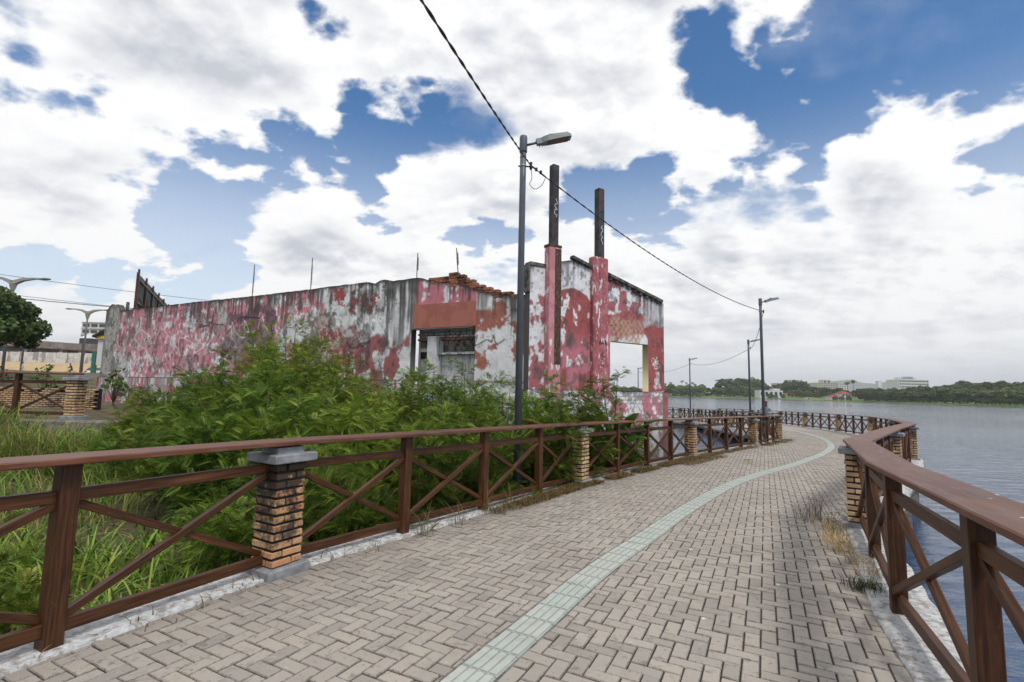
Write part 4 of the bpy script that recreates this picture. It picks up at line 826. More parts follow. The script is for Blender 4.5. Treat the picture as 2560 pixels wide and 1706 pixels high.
# red painted lintel over the boarded bay, and what shows inside the bay
rb('lintel', LF, 1.96, 4.24, 3.42, 4.17, -0.05, 0.045, M_REDP, 0.008)
rb('bay_back', LF, 1.9, 4.4, 1.4, 3.5, -0.55, -0.45, M_WHITEP); rb('bay_post', LF, 3.46, 3.80, 1.5, 3.18, -0.42, -0.12, M_WHITEP)
rb('bay_shelf', LF, 2.05, 3.45, 2.62, 2.66, -0.45, -0.25, M_WHITEP)
for (a, b, c, e, m) in ((3.85, 4.3, 2.86, 3.10, M_COPING), (2.1, 3.4, 2.72, 3.12, M_COPING), (3.86, 4.28, 2.5, 2.72, M_MORTAR), (3.02, 3.14, 3.02, 3.12, M_WHITEP), (2.85, 3.05, 2.52, 2.68, M_WHITEP)): rb('bay_panel', LF, a, b, c, e, -0.449, -0.41, m, 0.005)
rbm = [brick_mesh(0.20, 50 + k) for k in range(4)]
for m in rbm: m.materials.append(M_REDBRICK)
M_DIRTYBLOCK = painted('whitewashed_block', srgb(176, 174, 170), srgb(150, 148, 144), srgb(92, 84, 80), 7.0, 0.5, 0.6)
wbm = [m.copy() for m in rbm]
for m in wbm: m.materials.clear(); m.materials.append(M_DIRTYBLOCK)
angL = math.atan2(-LD[1], -LD[0])
def brick_at(pool, s, z, off, scl=(1, 1, 1)):
    p = K0 + LD * s + LNm * off; o = link('brick', random.choice(pool), None, ruin); o.location = Vector((p[0], p[1], z)) - ORG['ruined_building']; o.rotation_euler[2] = angL + random.uniform(-.02, .02); o.scale = scl
for c in range(4):                                                # course of blocks across the bay
    for i in range(11): brick_at(wbm if c < 3 else rbm, 2.08 + i * 0.21 + (c % 2) * 0.1, 3.36 - c * 0.085, -0.40, (1, 1, 1.25))
# broken brick crown, stepping down to the right
z = 4.0; c = 0
while z < 5.2:
    for i in range(22):
        s = 0.62 + i * 0.17 + (c % 2) * 0.085
        if s > 3.75: continue
        tl = TOPL(s); crown = float(np.interp(s, [0.5, 0.8, 1.5, 2.0, 2.3, 2.75, 3.1, 3.6, 4.0], [4.28, 4.34, 4.50, 4.70, 4.90, 5.07, 5.06, 5.03, 5.0]))
        if z + 0.05 < crown and z > tl - 0.13: brick_at(rbm, s, z + 0.045, -0.088 + random.uniform(-.01, .01), (0.87, 1.9, 1.72))
    z += 0.092; c += 1
for i in range(19):                                              # mortar between the crown bricks
    s = 0.62 + i * 0.17; cz_ = float(np.interp(s, [0.5, 0.8, 1.5, 2.0, 2.3, 2.75, 3.1, 3.6, 4.0], [4.28, 4.34, 4.50, 4.70, 4.90, 5.07, 5.06, 5.03, 5.0])) - 0.09
    if cz_ > TOPL(s) - 0.1: rb('crown_mortar', LF, s - 0.085, s + 0.086, TOPL(s) - 0.2, cz_, -0.16, -0.025, M_COPING, 0)
# reinforcing rods left standing on top
M_ROD = plain('rusty_rod', srgb(74, 60, 58), 0.8, var=0.3)
for (s, z0, z1, lean) in ((12.40, 4.45, 6.33, 0.0), (9.05, 4.55, 6.23, 0.02), (4.30, 4.95, 5.90, 0.0), (2.70, 5.0, 5.88, 0.10)):
    p = K0 + LD * s + LNm * (0.03 if z0 < 4.9 else -0.1); q = p + LD * lean; m = (z0 + 2 * z1) / 3
    MB().tube([(p[0], p[1], z0), (*(p * .5 + q * .5 + LD * 0.01), (z0 + z1) / 2), (q[0], q[1], z1)], 0.016, 6).build('rebar', M_ROD, ruin)
    mb = MB(); k = 9
    for i in range(k): zz = z0 + (z1 - z0) * (0.42 + 0.45 * i / k); r = p + (q - p) * (zz - z0) / (z1 - z0) - LD * 0.03; mb.box((r[0], r[1], zz), (0.035, 0.03, 0.03), ch=0.004)
    mb.build('rust_flakes', M_ROD, ruin)['kind'] = 'stuff'
rb('top_stub', LF, 22.2, 22.32, 5.0, 5.5, -0.15, -0.03, M_COPING, 0.02); rb('drain_stain_pipe', LF, 14.9, 14.96, 3.9, 4.6, -0.02, 0.03, M_COPING, 0.01)
# ------------------------------------------------------------------ vegetation
def leaf_mat(name, sat=1.0, tr=0.42, rough=0.55):
    m = MT(name); c = m.attr('Col'); r = m.rand(); n = m.noise(m.world(), 0.9, 3); c = m.mix(m.mr(n, 0.35, 0.65, 0.0, 0.35), c, srgb(70, 84, 30)); r2 = m.ma('FRACT', m.ma('MULTIPLY', r, 7.31)); hs = m.nd('ShaderNodeHueSaturation'); m.put(hs.inputs['Color'], c); m.put(hs.inputs['Hue'], m.mr(r2, 0, 1, 0.482, 0.512)); m.put(hs.inputs['Value'], m.mr(r, 0, 1, 0.66, 1.22)); hs.inputs['Saturation'].default_value = sat
    m.set(hs.outputs[0], rough, spec=0.3); t = m.nd('ShaderNodeBsdfTranslucent'); m.L.new(hs.outputs[0], t.inputs[0]); x = m.nd('ShaderNodeMixShader'); x.inputs[0].default_value = tr; m.L.new(m.b.outputs[0], x.inputs[1]); m.L.new(t.outputs[0], x.inputs[2]); m.L.new(x.outputs[0], m.out.inputs[0]); return m.m
M_LEAF = leaf_mat('feathery_leaf'); M_GRASS = leaf_mat('grass_blade', tr=0.3); M_DRY = leaf_mat('dry_grass', tr=0.2); M_FARLEAF = leaf_mat('tree_leaf', tr=0.2); M_BROAD = leaf_mat('broad_leaf', tr=0.3, rough=0.4)
M_BARK = plain('bark', srgb(88, 74, 60), 0.9, var=0.35, scale=12); M_STEM = plain('green_brown_stem', srgb(86, 82, 48), 0.8, var=0.3)
rg = np.random.default_rng(21)
def rot_between(d, roll):
    """(n,3) unit directions -> (n,3,3) frames whose x axis is d"""
    d = d / np.linalg.norm(d, axis=1, keepdims=True); up = np.where(np.abs(d[:, 2:]) > 0.95, np.array([[1.0, 0, 0]]), np.array([[0, 0, 1.0]])); y = np.cross(up, d); y /= np.linalg.norm(y, axis=1, keepdims=True); z = np.cross(d, y)
    c, s = np.cos(roll)[:, None], np.sin(roll)[:, None]; y2 = c * y + s * z; z2 = -s * y + c * z; return np.stack([d, y2, z2], -1)
def inst(T, O, Fr, sc_):
    """template verts T (m,3) placed n times -> (n,m,3)"""
    return O[:, None, :] + sc_[:, None, None] * np.einsum('nij,mj->nmi', Fr, T)
def frond(np_=9, L=0.23, pl=0.085, pw=0.0125, droop=0.45):
    V = []; F = []
    for k in range(np_):
        t = (k + 1.0) / np_; x = L * (0.18 + 0.82 * t); z = -droop * L * t * t; pk = pl * (0.75 + 0.5 * math.sin(PI * t)); 
        for s in (-1, 1):
            a = math.radians(62 - 26 * t); dx, dy = math.cos(a) * pk, s * math.sin(a) * pk; zz = -0.30 * pk; b = len(V); nx, ny = -dy / pk * pw / 2, dx / pk * pw / 2
            V += [(x, 0, z), (x + dx * .5 + nx, dy * .5 + ny, z + zz * .35), (x + dx, dy, z + zz), (x + dx * .5 - nx, dy * .5 - ny, z + zz * .35)]; F.append((b, b + 1, b + 2, b + 3))
    b = len(V); V += [(0, 0.0015, 0), (0, -0.0015, 0), (L, 0, -droop * L)]; 
    V.append((L * .5, 0, -droop * L * .25 - .001)); F.append((b, b + 1, b + 3, b + 2)); return np.array(V), np.array(F)
FT_V, FT_F = frond()
GD, GM, GL, GY = (np.array(srgb(*c)) for c in ((50, 72, 24), (108, 136, 44), (164, 186, 74), (200, 210, 108)))
def bush_mesh(name, H, W, nb, shoots, seed):
    """crown of feathery shoots on arching branches (base at the origin) plus the branches themselves"""
    r = np.random.default_rng(seed); O = []; D = []; age = []; br = MB()
    for b in range(nb):
        a = 2 * PI * (b + r.uniform(-.3, .3)) / nb; rad = W / 2 * (r.uniform(0.25, 0.8) if b % 3 else r.uniform(0.05, 0.3)); top = H * (r.uniform(0.50, 0.88) if b % 4 else r.uniform(0.92, 1.16)) * (1 - 0.30 * (rad / (W / 2)) ** 2)
        t = np.linspace(0, 1, 9)[:, None]; p0 = np.array([r.uniform(-.15, .15), r.uniform(-.15, .15), 0]); p1 = np.array([math.cos(a) * rad * .35, math.sin(a) * rad * .35, top * .55]); p2 = np.array([math.cos(a) * rad, math.sin(a) * rad, top])
        C = (1 - t) ** 2 * p0 + 2 * t * (1 - t) * p1 + t * t * p2; br.tube([tuple(c) for c in C], [0.022 * (1 - 0.8 * k / 8) + 0.003 for k in range(9)], 5)
        for k in range(shoots // nb):
            u = r.uniform(0.12, 1.0) ** 0.8; q = (1 - u) ** 2 * p0 + 2 * u * (1 - u) * p1 + u * u * p2; tg = 2 * (1 - u) * (p1 - p0) + 2 * u * (p2 - p1); tg /= np.linalg.norm(tg)
            rr = r.normal(size=3); rr[2] *= 0.5; out = np.array([q[0], q[1], 0]); out = out / (np.linalg.norm(out) + .2); d = 0.55 * tg + 0.75 * rr / np.linalg.norm(rr) + 0.5 * out + np.array([0, 0, 0.25]); d /= np.linalg.norm(d)
            reach = r.uniform(0.05, 0.42) * (1.25 - 0.5 * u) * W / 2.6; O.append(q + d * reach * np.array([1, 1, 0.7])); D.append(d); age.append(u)
    O = np.array(O); D = np.array(D); n = len(O); O[:, 2] = np.maximum(O[:, 2], 0.08); nl = 10; LO = []; LDr = []; LA = []
    for k in range(nl):
        f = k / (nl - 1); L = r.uniform(0.34, 0.55, n); g = D + np.array([0, 0, -0.45]) * f * f; p = O + g * (L * f)[:, None]
        ph = 2.4 * k + r.uniform(0, 6.28, n); fr = rot_between(D, ph); side = fr[:, :, 1]; ld = side * (1.0 - 0.45 * f) + D * (0.45 + 0.6 * f) + r.normal(size=(n, 3)) * 0.15; LO.append(p); LDr.append(ld); LA.append(np.full(n, f))
    LO = np.concatenate(LO); LDr = np.concatenate(LDr); LA = np.concatenate(LA); m = len(LO); LDr /= np.linalg.norm(LDr, axis=1, keepdims=True)
    Fr = rot_between(LDr, r.uniform(-.7, .7, m)); s = r.uniform(0.58, 0.98, m) * (1.08 - 0.35 * LA); P = inst(FT_V, LO, Fr, s); k = len(FT_V); F = (np.arange(m)[:, None, None] * k + FT_F[None]).reshape(-1, 4)
    tone = np.clip(r.normal(0.42, 0.22, m) + 0.42 * (LA > 0.75) * r.random(m), 0, 1); base = np.where(tone[:, None] < .5, GD + (GM - GD) * tone[:, None] * 2, GM + (GL - GM) * (tone[:, None] - .5) * 2); yel = (r.random(m) < 0.10)[:, None] * r.random((m, 1)); base = base + (GY - base) * yel
    col = np.repeat(base, k, 0); me = np_mesh(name, P.reshape(-1, 3), F, M_LEAF, None, col=col); d = me.data; bpy.data.objects.remove(me); bmesh_ = br.mesh(name + '_branches'); bmesh_.materials.append(M_STEM); return d, bmesh_
BV = [bush_mesh('foliage', 3.6, 2.7, 15, 400, 1), bush_mesh('foliage', 2.8, 2.3, 13, 300, 2), bush_mesh('foliage', 1.9, 2.0, 10, 200, 3), bush_mesh('foliage', 1.2, 1.5, 7, 95, 4), bush_mesh('foliage', 2.6, 1.3, 5, 60, 5)]
# x, y, kind, scale, what tells it from the others
BUSH = [(-9.9, 14.3, 2, 0.8, 'low feathery shrub in front of the left plinth'), (-9.4, 12.6, 3, 1.15, 'small feathery shrub at the left end of the thicket'), (-7.2, 9.9, 3, 1.1, 'small feathery shrub at the lower left corner of the thicket'), (-5.9, 8.9, 3, 1.2, 'small feathery shrub behind the tall grass'), (-3.75, 3.2, 3, 0.62, 'little feathery shrub under the rail at the left edge'), (-9.5, 16.2, 1, 0.78, 'green feathery shrub nearest the left end of the pink wall'), (-8.1, 14.9, 0, 0.74, 'tall feathery shrub before the mauve graffiti patch'), (-6.55, 14.3, 0, 1.10, 'tallest feathery shrub, its plume rising over the pink wall'), (-5.3, 13.6, 0, 0.92, 'feathery shrub just right of the tallest plume'), (-4.3, 12.8, 0, 0.80, 'feathery shrub before the grey raw plaster patch'), (-3.3, 12.2, 1, 0.64, 'feathery shrub below the black streaked white wall'), (-2.45, 11.4, 1, 0.82, 'feathery shrub left of the boarded bay'), (-1.85, 11.2, 0, 0.80, 'feathery shrub in front of the boarded bay'), (-0.95, 10.9, 0, 0.78, 'feathery shrub below the red and white peeled patch'), (-0.1, 10.7, 0, 0.70, 'feathery shrub directly behind the near lamp post'), (0.75, 10.9, 1, 0.84, 'feathery shrub at the foot of the first pink pilaster'), (1.5, 11.6, 2, 1.15, 'feathery shrub below the second pink pilaster'), (2.55, 12.1, 4, 1.05, 'thin young shrub reaching up into the window opening'),
 (-8.6, 13.0, 2, 1.1, 'feathery shrub second from the left in the middle row'), (-7.1, 11.9, 1, 0.9, 'feathery shrub in the middle row below the mauve patch'), (-5.7, 11.0, 1, 0.92, 'feathery shrub in the middle row below the tallest plume'), (-4.4, 10.2, 1, 0.74, 'feathery shrub in the middle row above the sooty pillar'), (-3.2, 9.7, 1, 0.68, 'feathery shrub in the middle row right of the sooty pillar'), (-2.0, 9.4, 1, 0.80, 'feathery shrub in the middle row left of the near lamp post'), (-0.85, 9.6, 1, 0.76, 'feathery shrub touching the near lamp post on its left'), (1.3, 10.7, 2, 1.0, 'feathery shrub behind the second brick pillar'),
 (-5.0, 8.1, 2, 1.08, 'feathery shrub seen just left of the sooty pillar'), (-3.9, 7.7, 2, 1.1, 'feathery shrub right behind the sooty pillar'), (-2.9, 7.5, 2, 1.08, 'feathery shrub pressing on the rail right of the sooty pillar'), (-2.0, 7.6, 2, 1.05, 'feathery shrub behind the first timber post past the sooty pillar'), (-1.25, 8.1, 2, 1.0, 'feathery shrub between the second and third timber posts'), (-0.5, 8.9, 2, 0.95, 'feathery shrub beside the foot of the lamp post'), (0.75, 9.5, 2, 0.92, 'feathery shrub just left of the second brick pillar'),
 (-3.2, 6.0, 3, 1.0, 'small feathery shrub low behind the sooty pillar'), (-2.1, 6.3, 3, 1.1, 'small bright feathery shrub under the rail by the sooty pillar'), (-1.35, 7.0, 3, 1.0, 'small feathery shrub under the rail near the second timber post'), (-0.45, 8.0, 3, 0.95, 'small feathery shrub under the rail at the lamp post'), (-4.1, 3.9, 3, 0.85, 'small feathery shrub low at the left edge of the picture'), (2.2, 12.9, 2, 0.85, 'feathery shrub at the base of the white plinth'), (3.4, 13.7, 3, 1.0, 'brownish low shrub at the corner of the plinth')]
for (x, y, k, s, lab) in BUSH:
    z = float(ground_z(np.array([x]), np.array([y]))[0]) - 0.05; t = thing('feathery_shrub', lab, 'shrub', (x, y, z), 'feathery shrubs between the walkway and the ruin')
    f = link('foliage', BV[k][0], None, t); b = link('branches', BV[k][1], None, t); a = random.uniform(0, 6.28)
    for o in (f, b): o.rotation_euler[2] = a; o.scale = (s, s, s)
def blades(P, h, w, lean, r, dry=0.0, seg=4, palette=None):
    """grass: one curved blade per point"""
    n = len(P); az = r.uniform(0, 6.28, n); d = np.c_[np.cos(az), np.sin(az), np.zeros(n)]; sd = np.c_[-np.sin(az), np.cos(az), np.zeros(n)]; H = h * r.uniform(0.6, 1.25, n); Ln = lean * r.uniform(0.3, 1.3, n); V = []
    for k in range(seg + 1):
        t = k / seg; q = P + d * (H * Ln * t ** 2)[:, None] + np.array([0, 0, 1.0]) * (H * (t - 0.42 * np.minimum(Ln, 1.2) * t ** 2.6))[:, None]; ww = (w * (1 - t) ** 0.7 * (0.6 + 0.9 * t) * r.uniform(0.7, 1.3, n) + 0.0006)[:, None]; V += [q - sd * ww, q + sd * ww]
    V = np.stack(V, 1); k = V.shape[1]; base = np.arange(n)[:, None, None] * k; F = np.array([(2 * i, 2 * i + 1, 2 * i + 3, 2 * i + 2) for i in range(seg)])[None]; F = (base + F).reshape(-1, 4)
    pal = palette if palette is not None else np.array([srgb(92, 134, 42), srgb(124, 168, 62), srgb(66, 104, 32), srgb(150, 172, 84)]); c = pal[r.integers(0, len(pal), n)]; dr = (r.random(n) < dry)[:, None]; c = np.where(dr, np.array(srgb(164, 146, 92)), c) * r.uniform(0.8, 1.15, (n, 1)); return V.reshape(-1, 3), F, np.repeat(c, k, 0)
def tufts(cen, n, spread, r):
    c = np.repeat(cen, n, 0); q = c[:, :2] + r.normal(size=(len(c), 2)) * spread; return np.c_[q, ground_z(q[:, 0], q[:, 1]) - 0.02]
def scatter(poly, n, r, avoid=0.35):
    poly = np.array(poly); lo_, hi_ = poly.min(0), poly.max(0); out = np.zeros((0, 2))
    from mathutils.geometry import intersect_point_tri_2d
    while len(out) < n:
        p = r.uniform(lo_, hi_, (n * 3, 2)); x, y = p.T; ins = np.zeros(len(p), bool); j = len(poly) - 1
        for i in range(len(poly)):
            xi, yi = poly[i]; xj, yj = poly[j]; c = ((yi > y) != (yj > y)) & (x < (xj - xi) * (y - yi) / (yj - yi + 1e-12) + xi); ins ^= c; j = i
        p = p[ins]; p = p[side_dist(p, LC) < -avoid]; out = np.r_[out, p]
    return out[:n]
def stuff(name, label, cat, V, F, c, mat):
    o = np_mesh(name, V, F, mat, None, col=c); return tag(o, label, cat, None, 'stuff')
r = np.random.default_rng(77)
A = scatter([(-2.6, 5.0), (-3.2, 3.2), (-4.6, 2.2), (-6.5, 3.0), (-6.5, 6.5), (-4.6, 7.0)], 210, r); V, F, c = blades(tufts(A, 7, 0.07, r), 0.62, 0.017, 0.8, r, 0.04, 6); stuff('tall_grass', 'bright green broad-bladed grass growing behind the near left railing', 'grass', V, F, c, M_GRASS)
A = scatter([(-5.5, 6.6), (-12.5, 6.0), (-14.5, 12.0), (-9.5, 13.6), (-7.0, 10.0)], 420, r); V, F, c = blades(tufts(A, 11, 0.14, r), 0.75, 0.009, 0.9, r, 0.25); stuff('bank_grass', 'mixed green and straw-coloured grass on the bank at the left', 'grass', V, F, c, M_GRASS)
A = scatter([(-2.7, 4.4), (-3.4, 1.5), (-13, 2.0), (-17, 12), (-9, 14), (2.0, 11.5), (0.6, 9.0)], 5200, r, 0.25); A = np.c_[A, ground_z(A[:, 0], A[:, 1])]; V, F, c = blades(A, 0.17, 0.013, 1.0, r, 0.3, 3, np.array([srgb(56, 84, 28), srgb(78, 104, 36), srgb(92, 92, 46), srgb(44, 68, 24)])); stuff('ground_weeds', 'low weeds and grass covering the soil left of the walkway', 'weeds', V, F, c, M_GRASS)
# big dry-tipped clump in front of the old brick pillar on the left
cl = np.array([(-9.6, 10.4), (-9.2, 10.7), (-9.9, 10.9), (-8.9, 10.2), (-10.4, 10.5), (-9.4, 11.2), (-8.4, 11.2), (-7.6, 12.2)]); V, F, c = blades(tufts(cl, 190, 0.22, r), 1.05, 0.008, 1.0, r, 0.35); stuff('grass_clump', 'big arching clump of grass below the old brick pillar at left', 'grass', V, F, c, M_GRASS)
# withered weeds along the inner kerb and on the right-hand side
def deckpts(n, C, s0, s1, lo_, hi_, r):
    s = arc(C); t = r.uniform(s0, s1, n); cl_ = np.sin(t * 2.3) * np.sin(t * 0.9 + 1) ; P = np.array([at_arc(C, s, q) for q in t]); Q = np.array([at_arc(C, s, q + .05) for q in t]) - P; Q /= np.linalg.norm(Q, axis=1)[:, None]; N_ = np.c_[Q[:, 1], -Q[:, 0]]; u = r.uniform(0, 1, n) ** 1.6; p = P + N_ * (lo_ + (hi_ - lo_) * u)[:, None]
    keep = fbm(t * 2.1, t * 0 + 3, 5, 3) > 0.33; p = p[keep]; return np.c_[p, [dz(x, y) + 0.005 for x, y in p]]
DRYP = np.array([srgb(142, 112, 74), srgb(166, 134, 90), srgb(122, 96, 64), srgb(184, 154, 108), srgb(108, 100, 58)])
sL = arc(LC); s1 = sL[LI[1]]
P = np.r_[deckpts(9000, LC, s1 + 3.0, s1 + 22, 0.10, 0.36, r), deckpts(6000, LC, s1 + 3.6, s1 + 13.5, 0.10, 0.36, r), deckpts(3000, LC, s1 + 10.5, s1 + 13.5, 0.10, 0.75, r), deckpts(3500, LC, s1 + 18, s1 + 24, 0.1, 0.6, r), deckpts(90, LC, s1 - 3, s1 + 2.5, 0.08, 0.3, r)]
V, F, c = blades(P, 0.10, 0.0042, 1.4, r, 0.0, 3, DRYP); stuff('dry_weeds', 'withered brown weeds along the left kerb of the paving', 'weeds', V, F, c, M_DRY)
for nm, lab, cen, n, h, pal in (('straw_tuft', 'straw coloured dry grass tufts beside the waterside railing', [(4.05, 6.35), (3.92, 6.05), (3.75, 5.85), (3.62, 5.45), (3.75, 5.65), (4.2, 6.6), (3.55, 5.1), (3.4, 4.72)], 55, 0.15, np.array([srgb(186, 158, 112), srgb(204, 178, 132), srgb(168, 138, 92), srgb(212, 190, 146)])), ('green_weed', 'small green weed sprouting between pavers at right', [(3.12, 4.42), (3.10, 4.36)], 90, 0.12, np.array([srgb(64, 84, 40), srgb(92, 104, 50), srgb(50, 70, 34)])), ('dead_twigs', 'thin dead twigs of weed by the waterside pillar', [(4.1, 6.9), (4.35, 7.0), (4.2, 6.5)], 26, 0.42, np.array([srgb(96, 84, 70), srgb(120, 104, 80)])), ('roadside_weeds', 'thin seeding weeds at the foot of the first posts', [(-0.95, 5.7), (-0.6, 6.2), (-0.3, 6.75), (-0.05, 7.3)], 24, 0.36, np.array([srgb(118, 112, 66), srgb(96, 98, 50), srgb(140, 118, 76)]))):
    q = np.repeat(np.array(cen), n, 0); q = q + r.normal(size=q.shape) * (0.075 if h < 0.3 else 0.05); P = np.c_[q, [dz(x, y) for x, y in q]]; V, F, c = blades(P, h, 0.0028, 0.9, r, 0, 4, pal); stuff(nm, lab, 'weeds', V, F, c, M_DRY)
# banana plant seen through the railing
def banana(x, y, label, leaves, seed):
    z = float(ground_z(np.array([x]), np.array([y]))[0]); t = thing('banana_plant', label, 'plant', (x, y, z)); rn = random.Random(seed)
    MB().tube([(x, y, z - .1), (x + .02, y, z + .5), (x + .05, y, z + 0.95)], [0.10, 0.085, 0.05], 10).build('trunk', M_STEM, t, True)
    for (az, el, L, w, dead) in leaves:
        a, e = math.radians(az), math.radians(el); V = []; F = []; C = []; n = 12; p = np.array([x + .04, y, z + 0.9]); pit = e; pts = []
        for k in range(n + 1): pts.append((p.copy(), pit)); p = p + np.array([math.cos(a) * math.cos(pit), math.sin(a) * math.cos(pit), math.sin(pit)]) * L / n; pit -= (1.5 if dead else 0.9) / n * (0.4 + 1.4 * k / n)
        sd = np.array([-math.sin(a), math.cos(a), 0])
        for k, (p, pt) in enumerate(pts):
            tt = k / n; ww = w * (math.sin(PI * min(1, max(0, (tt - .12) / .88))) ** 0.55) if tt > .12 else 0.012; up = np.array([-math.cos(a) * math.sin(pt), -math.sin(a) * math.sin(pt), math.cos(pt)]); j = rn.uniform(-.02, .02)
            V += [p - sd * ww * 0.93 + up * ww * (-.28 if dead else 0.22) + up * j, p, p + sd * ww * .93 + up * ww * (-.28 if dead else 0.22) - up * j]
        for k in range(n): F += [(3 * k, 3 * k + 1, 3 * k + 4, 3 * k + 3), (3 * k + 1, 3 * k + 2, 3 * k + 5, 3 * k + 4)]
        base = np.array(srgb(150, 104, 58) if dead else rn.choice([srgb(82, 122, 44), srgb(98, 140, 54), srgb(66, 104, 40)])); col = np.array([base * (1.25 if i % 3 == 1 else 1.0) for i in range(len(V))]); o = np_mesh('leaf', np.array(V) - np.array(ORG[t.name]), F, M_BROAD, t, col=col, smooth=True)
        if dead: o['label'] = 'withered brown leaf'
banana(2.55, 11.9, 'banana plant with broad green leaves behind the left railing', [(200, 70, 1.5, .20, 0), (290, 40, 1.3, .2, 0), (330, 55, 1.5, .22, 0), (20, 45, 1.3, .2, 0), (250, 30, 1.2, .19, 0), (160, 75, 1.7, .2, 0), (190, 68, 1.5, .13, 1), (300, 72, 1.3, .19, 0)], 1)
banana(1.15, 10.2, 'smaller banana plant just behind the second brick pillar', [(300, 60, 0.9, .14, 0), (340, 45, 1.0, .15, 0), (240, 66, 1.1, .14, 0), (20, 60, 1.0, .14, 0), (180, 72, 1.4, .12, 1)], 2)
# ------------------------------------------------------------------ trees with real crowns
def crown_arrays(blobs, per, leaf, r, pal):
    """leaf-sized quads through the volume of several clumps: blobs (x,y,z,rx,ry,rz)"""
    O = []; N_ = []; T = []
    for (x, y, z, a, b, c) in blobs:
        n = int(per * (a * b * c) ** (2 / 3)) + 8; d = r.normal(size=(n, 3)); d /= np.linalg.norm(d, axis=1, keepdims=True); rad = r.uniform(0.45, 1.05, (n, 1)) ** 0.6; O.append(np.array([x, y, z]) + d * rad * np.array([a, b, c])); N_.append(d + r.normal(size=(n, 3)) * 0.55); T.append(np.full(n, r.normal(0, 0.16)))
    O = np.concatenate(O); N_ = np.concatenate(N_); T = np.concatenate(T); n = len(O); Fr = rot_between(N_, r.uniform(0, 6.28, n)); q = np.array([(0, -.5, -.32), (0.12, 0, -.5), (0, .5, -.32), (0.0, .42, .4), (0.1, 0, .55), (0, -.42, .4)]); P = inst(q, O, Fr, leaf * r.uniform(0.6, 1.3, n)); F = (np.arange(n)[:, None, None] * 6 + np.array([(0, 1, 4, 5), (1, 2, 3, 4)])[None]).reshape(-1, 4)
    t = np.clip(0.5 + T + r.normal(0, 0.2, n), 0, 1)[:, None]; c = pal[0] + (pal[1] - pal[0]) * t; return P.reshape(-1, 3), F, np.repeat(c, 6, 0)
def tree(name, label, x, y, z, H, W, seed, per=40, leaf=0.25, pal=((34, 54, 24), (88, 110, 48)), group=None, nb=16, trunk=0.32, flat=0.72, clear=0.35, leanx=0.0):
    r = np.random.default_rng(seed); rn = random.Random(seed); t = thing(name, label, 'tree', (x, y, z), group); br = MB(); zt = H * clear; R = W / 2; bl = []
    br.tube([(x, y, z - .3), (x + leanx * .3, y, z + zt * .6), (x + leanx * .6, y, z + zt), (x + leanx, y, z + H * .75)], [H * .035, H * .027, H * .022, H * .008], 7)
    for k in range(nb):
        a = 2.4 * k + rn.uniform(-.4, .4); q = math.sqrt((k + .5) / nb); rr = R * 0.72 * q; hh = zt + (H - zt) * (0.30 + 0.52 * (1 - q * q) * rn.uniform(.8, 1.1) + rn.uniform(-.1, .12)); s = R * rn.uniform(.26, .44); c = (leanx * .8 + math.cos(a) * rr, math.sin(a) * rr, hh)
        bl.append((*c, s, s, s * flat)); br.tube([(x + leanx * .6, y, z + zt * rn.uniform(.8, 1.1)), (x + c[0] * .5 + leanx * .3, y + c[1] * .5, z + (zt + hh) / 2 + .04 * H), (x + c[0], y + c[1], z + hh)], [H * .012, H * .008, H * .003], 5)
    V, F, c = crown_arrays(bl, per, leaf, r, [np.array(srgb(*p)) for p in pal]); np_mesh('crown', V, F, M_FARLEAF, t, col=c); br.build('trunk', M_BARK, t, True); return t
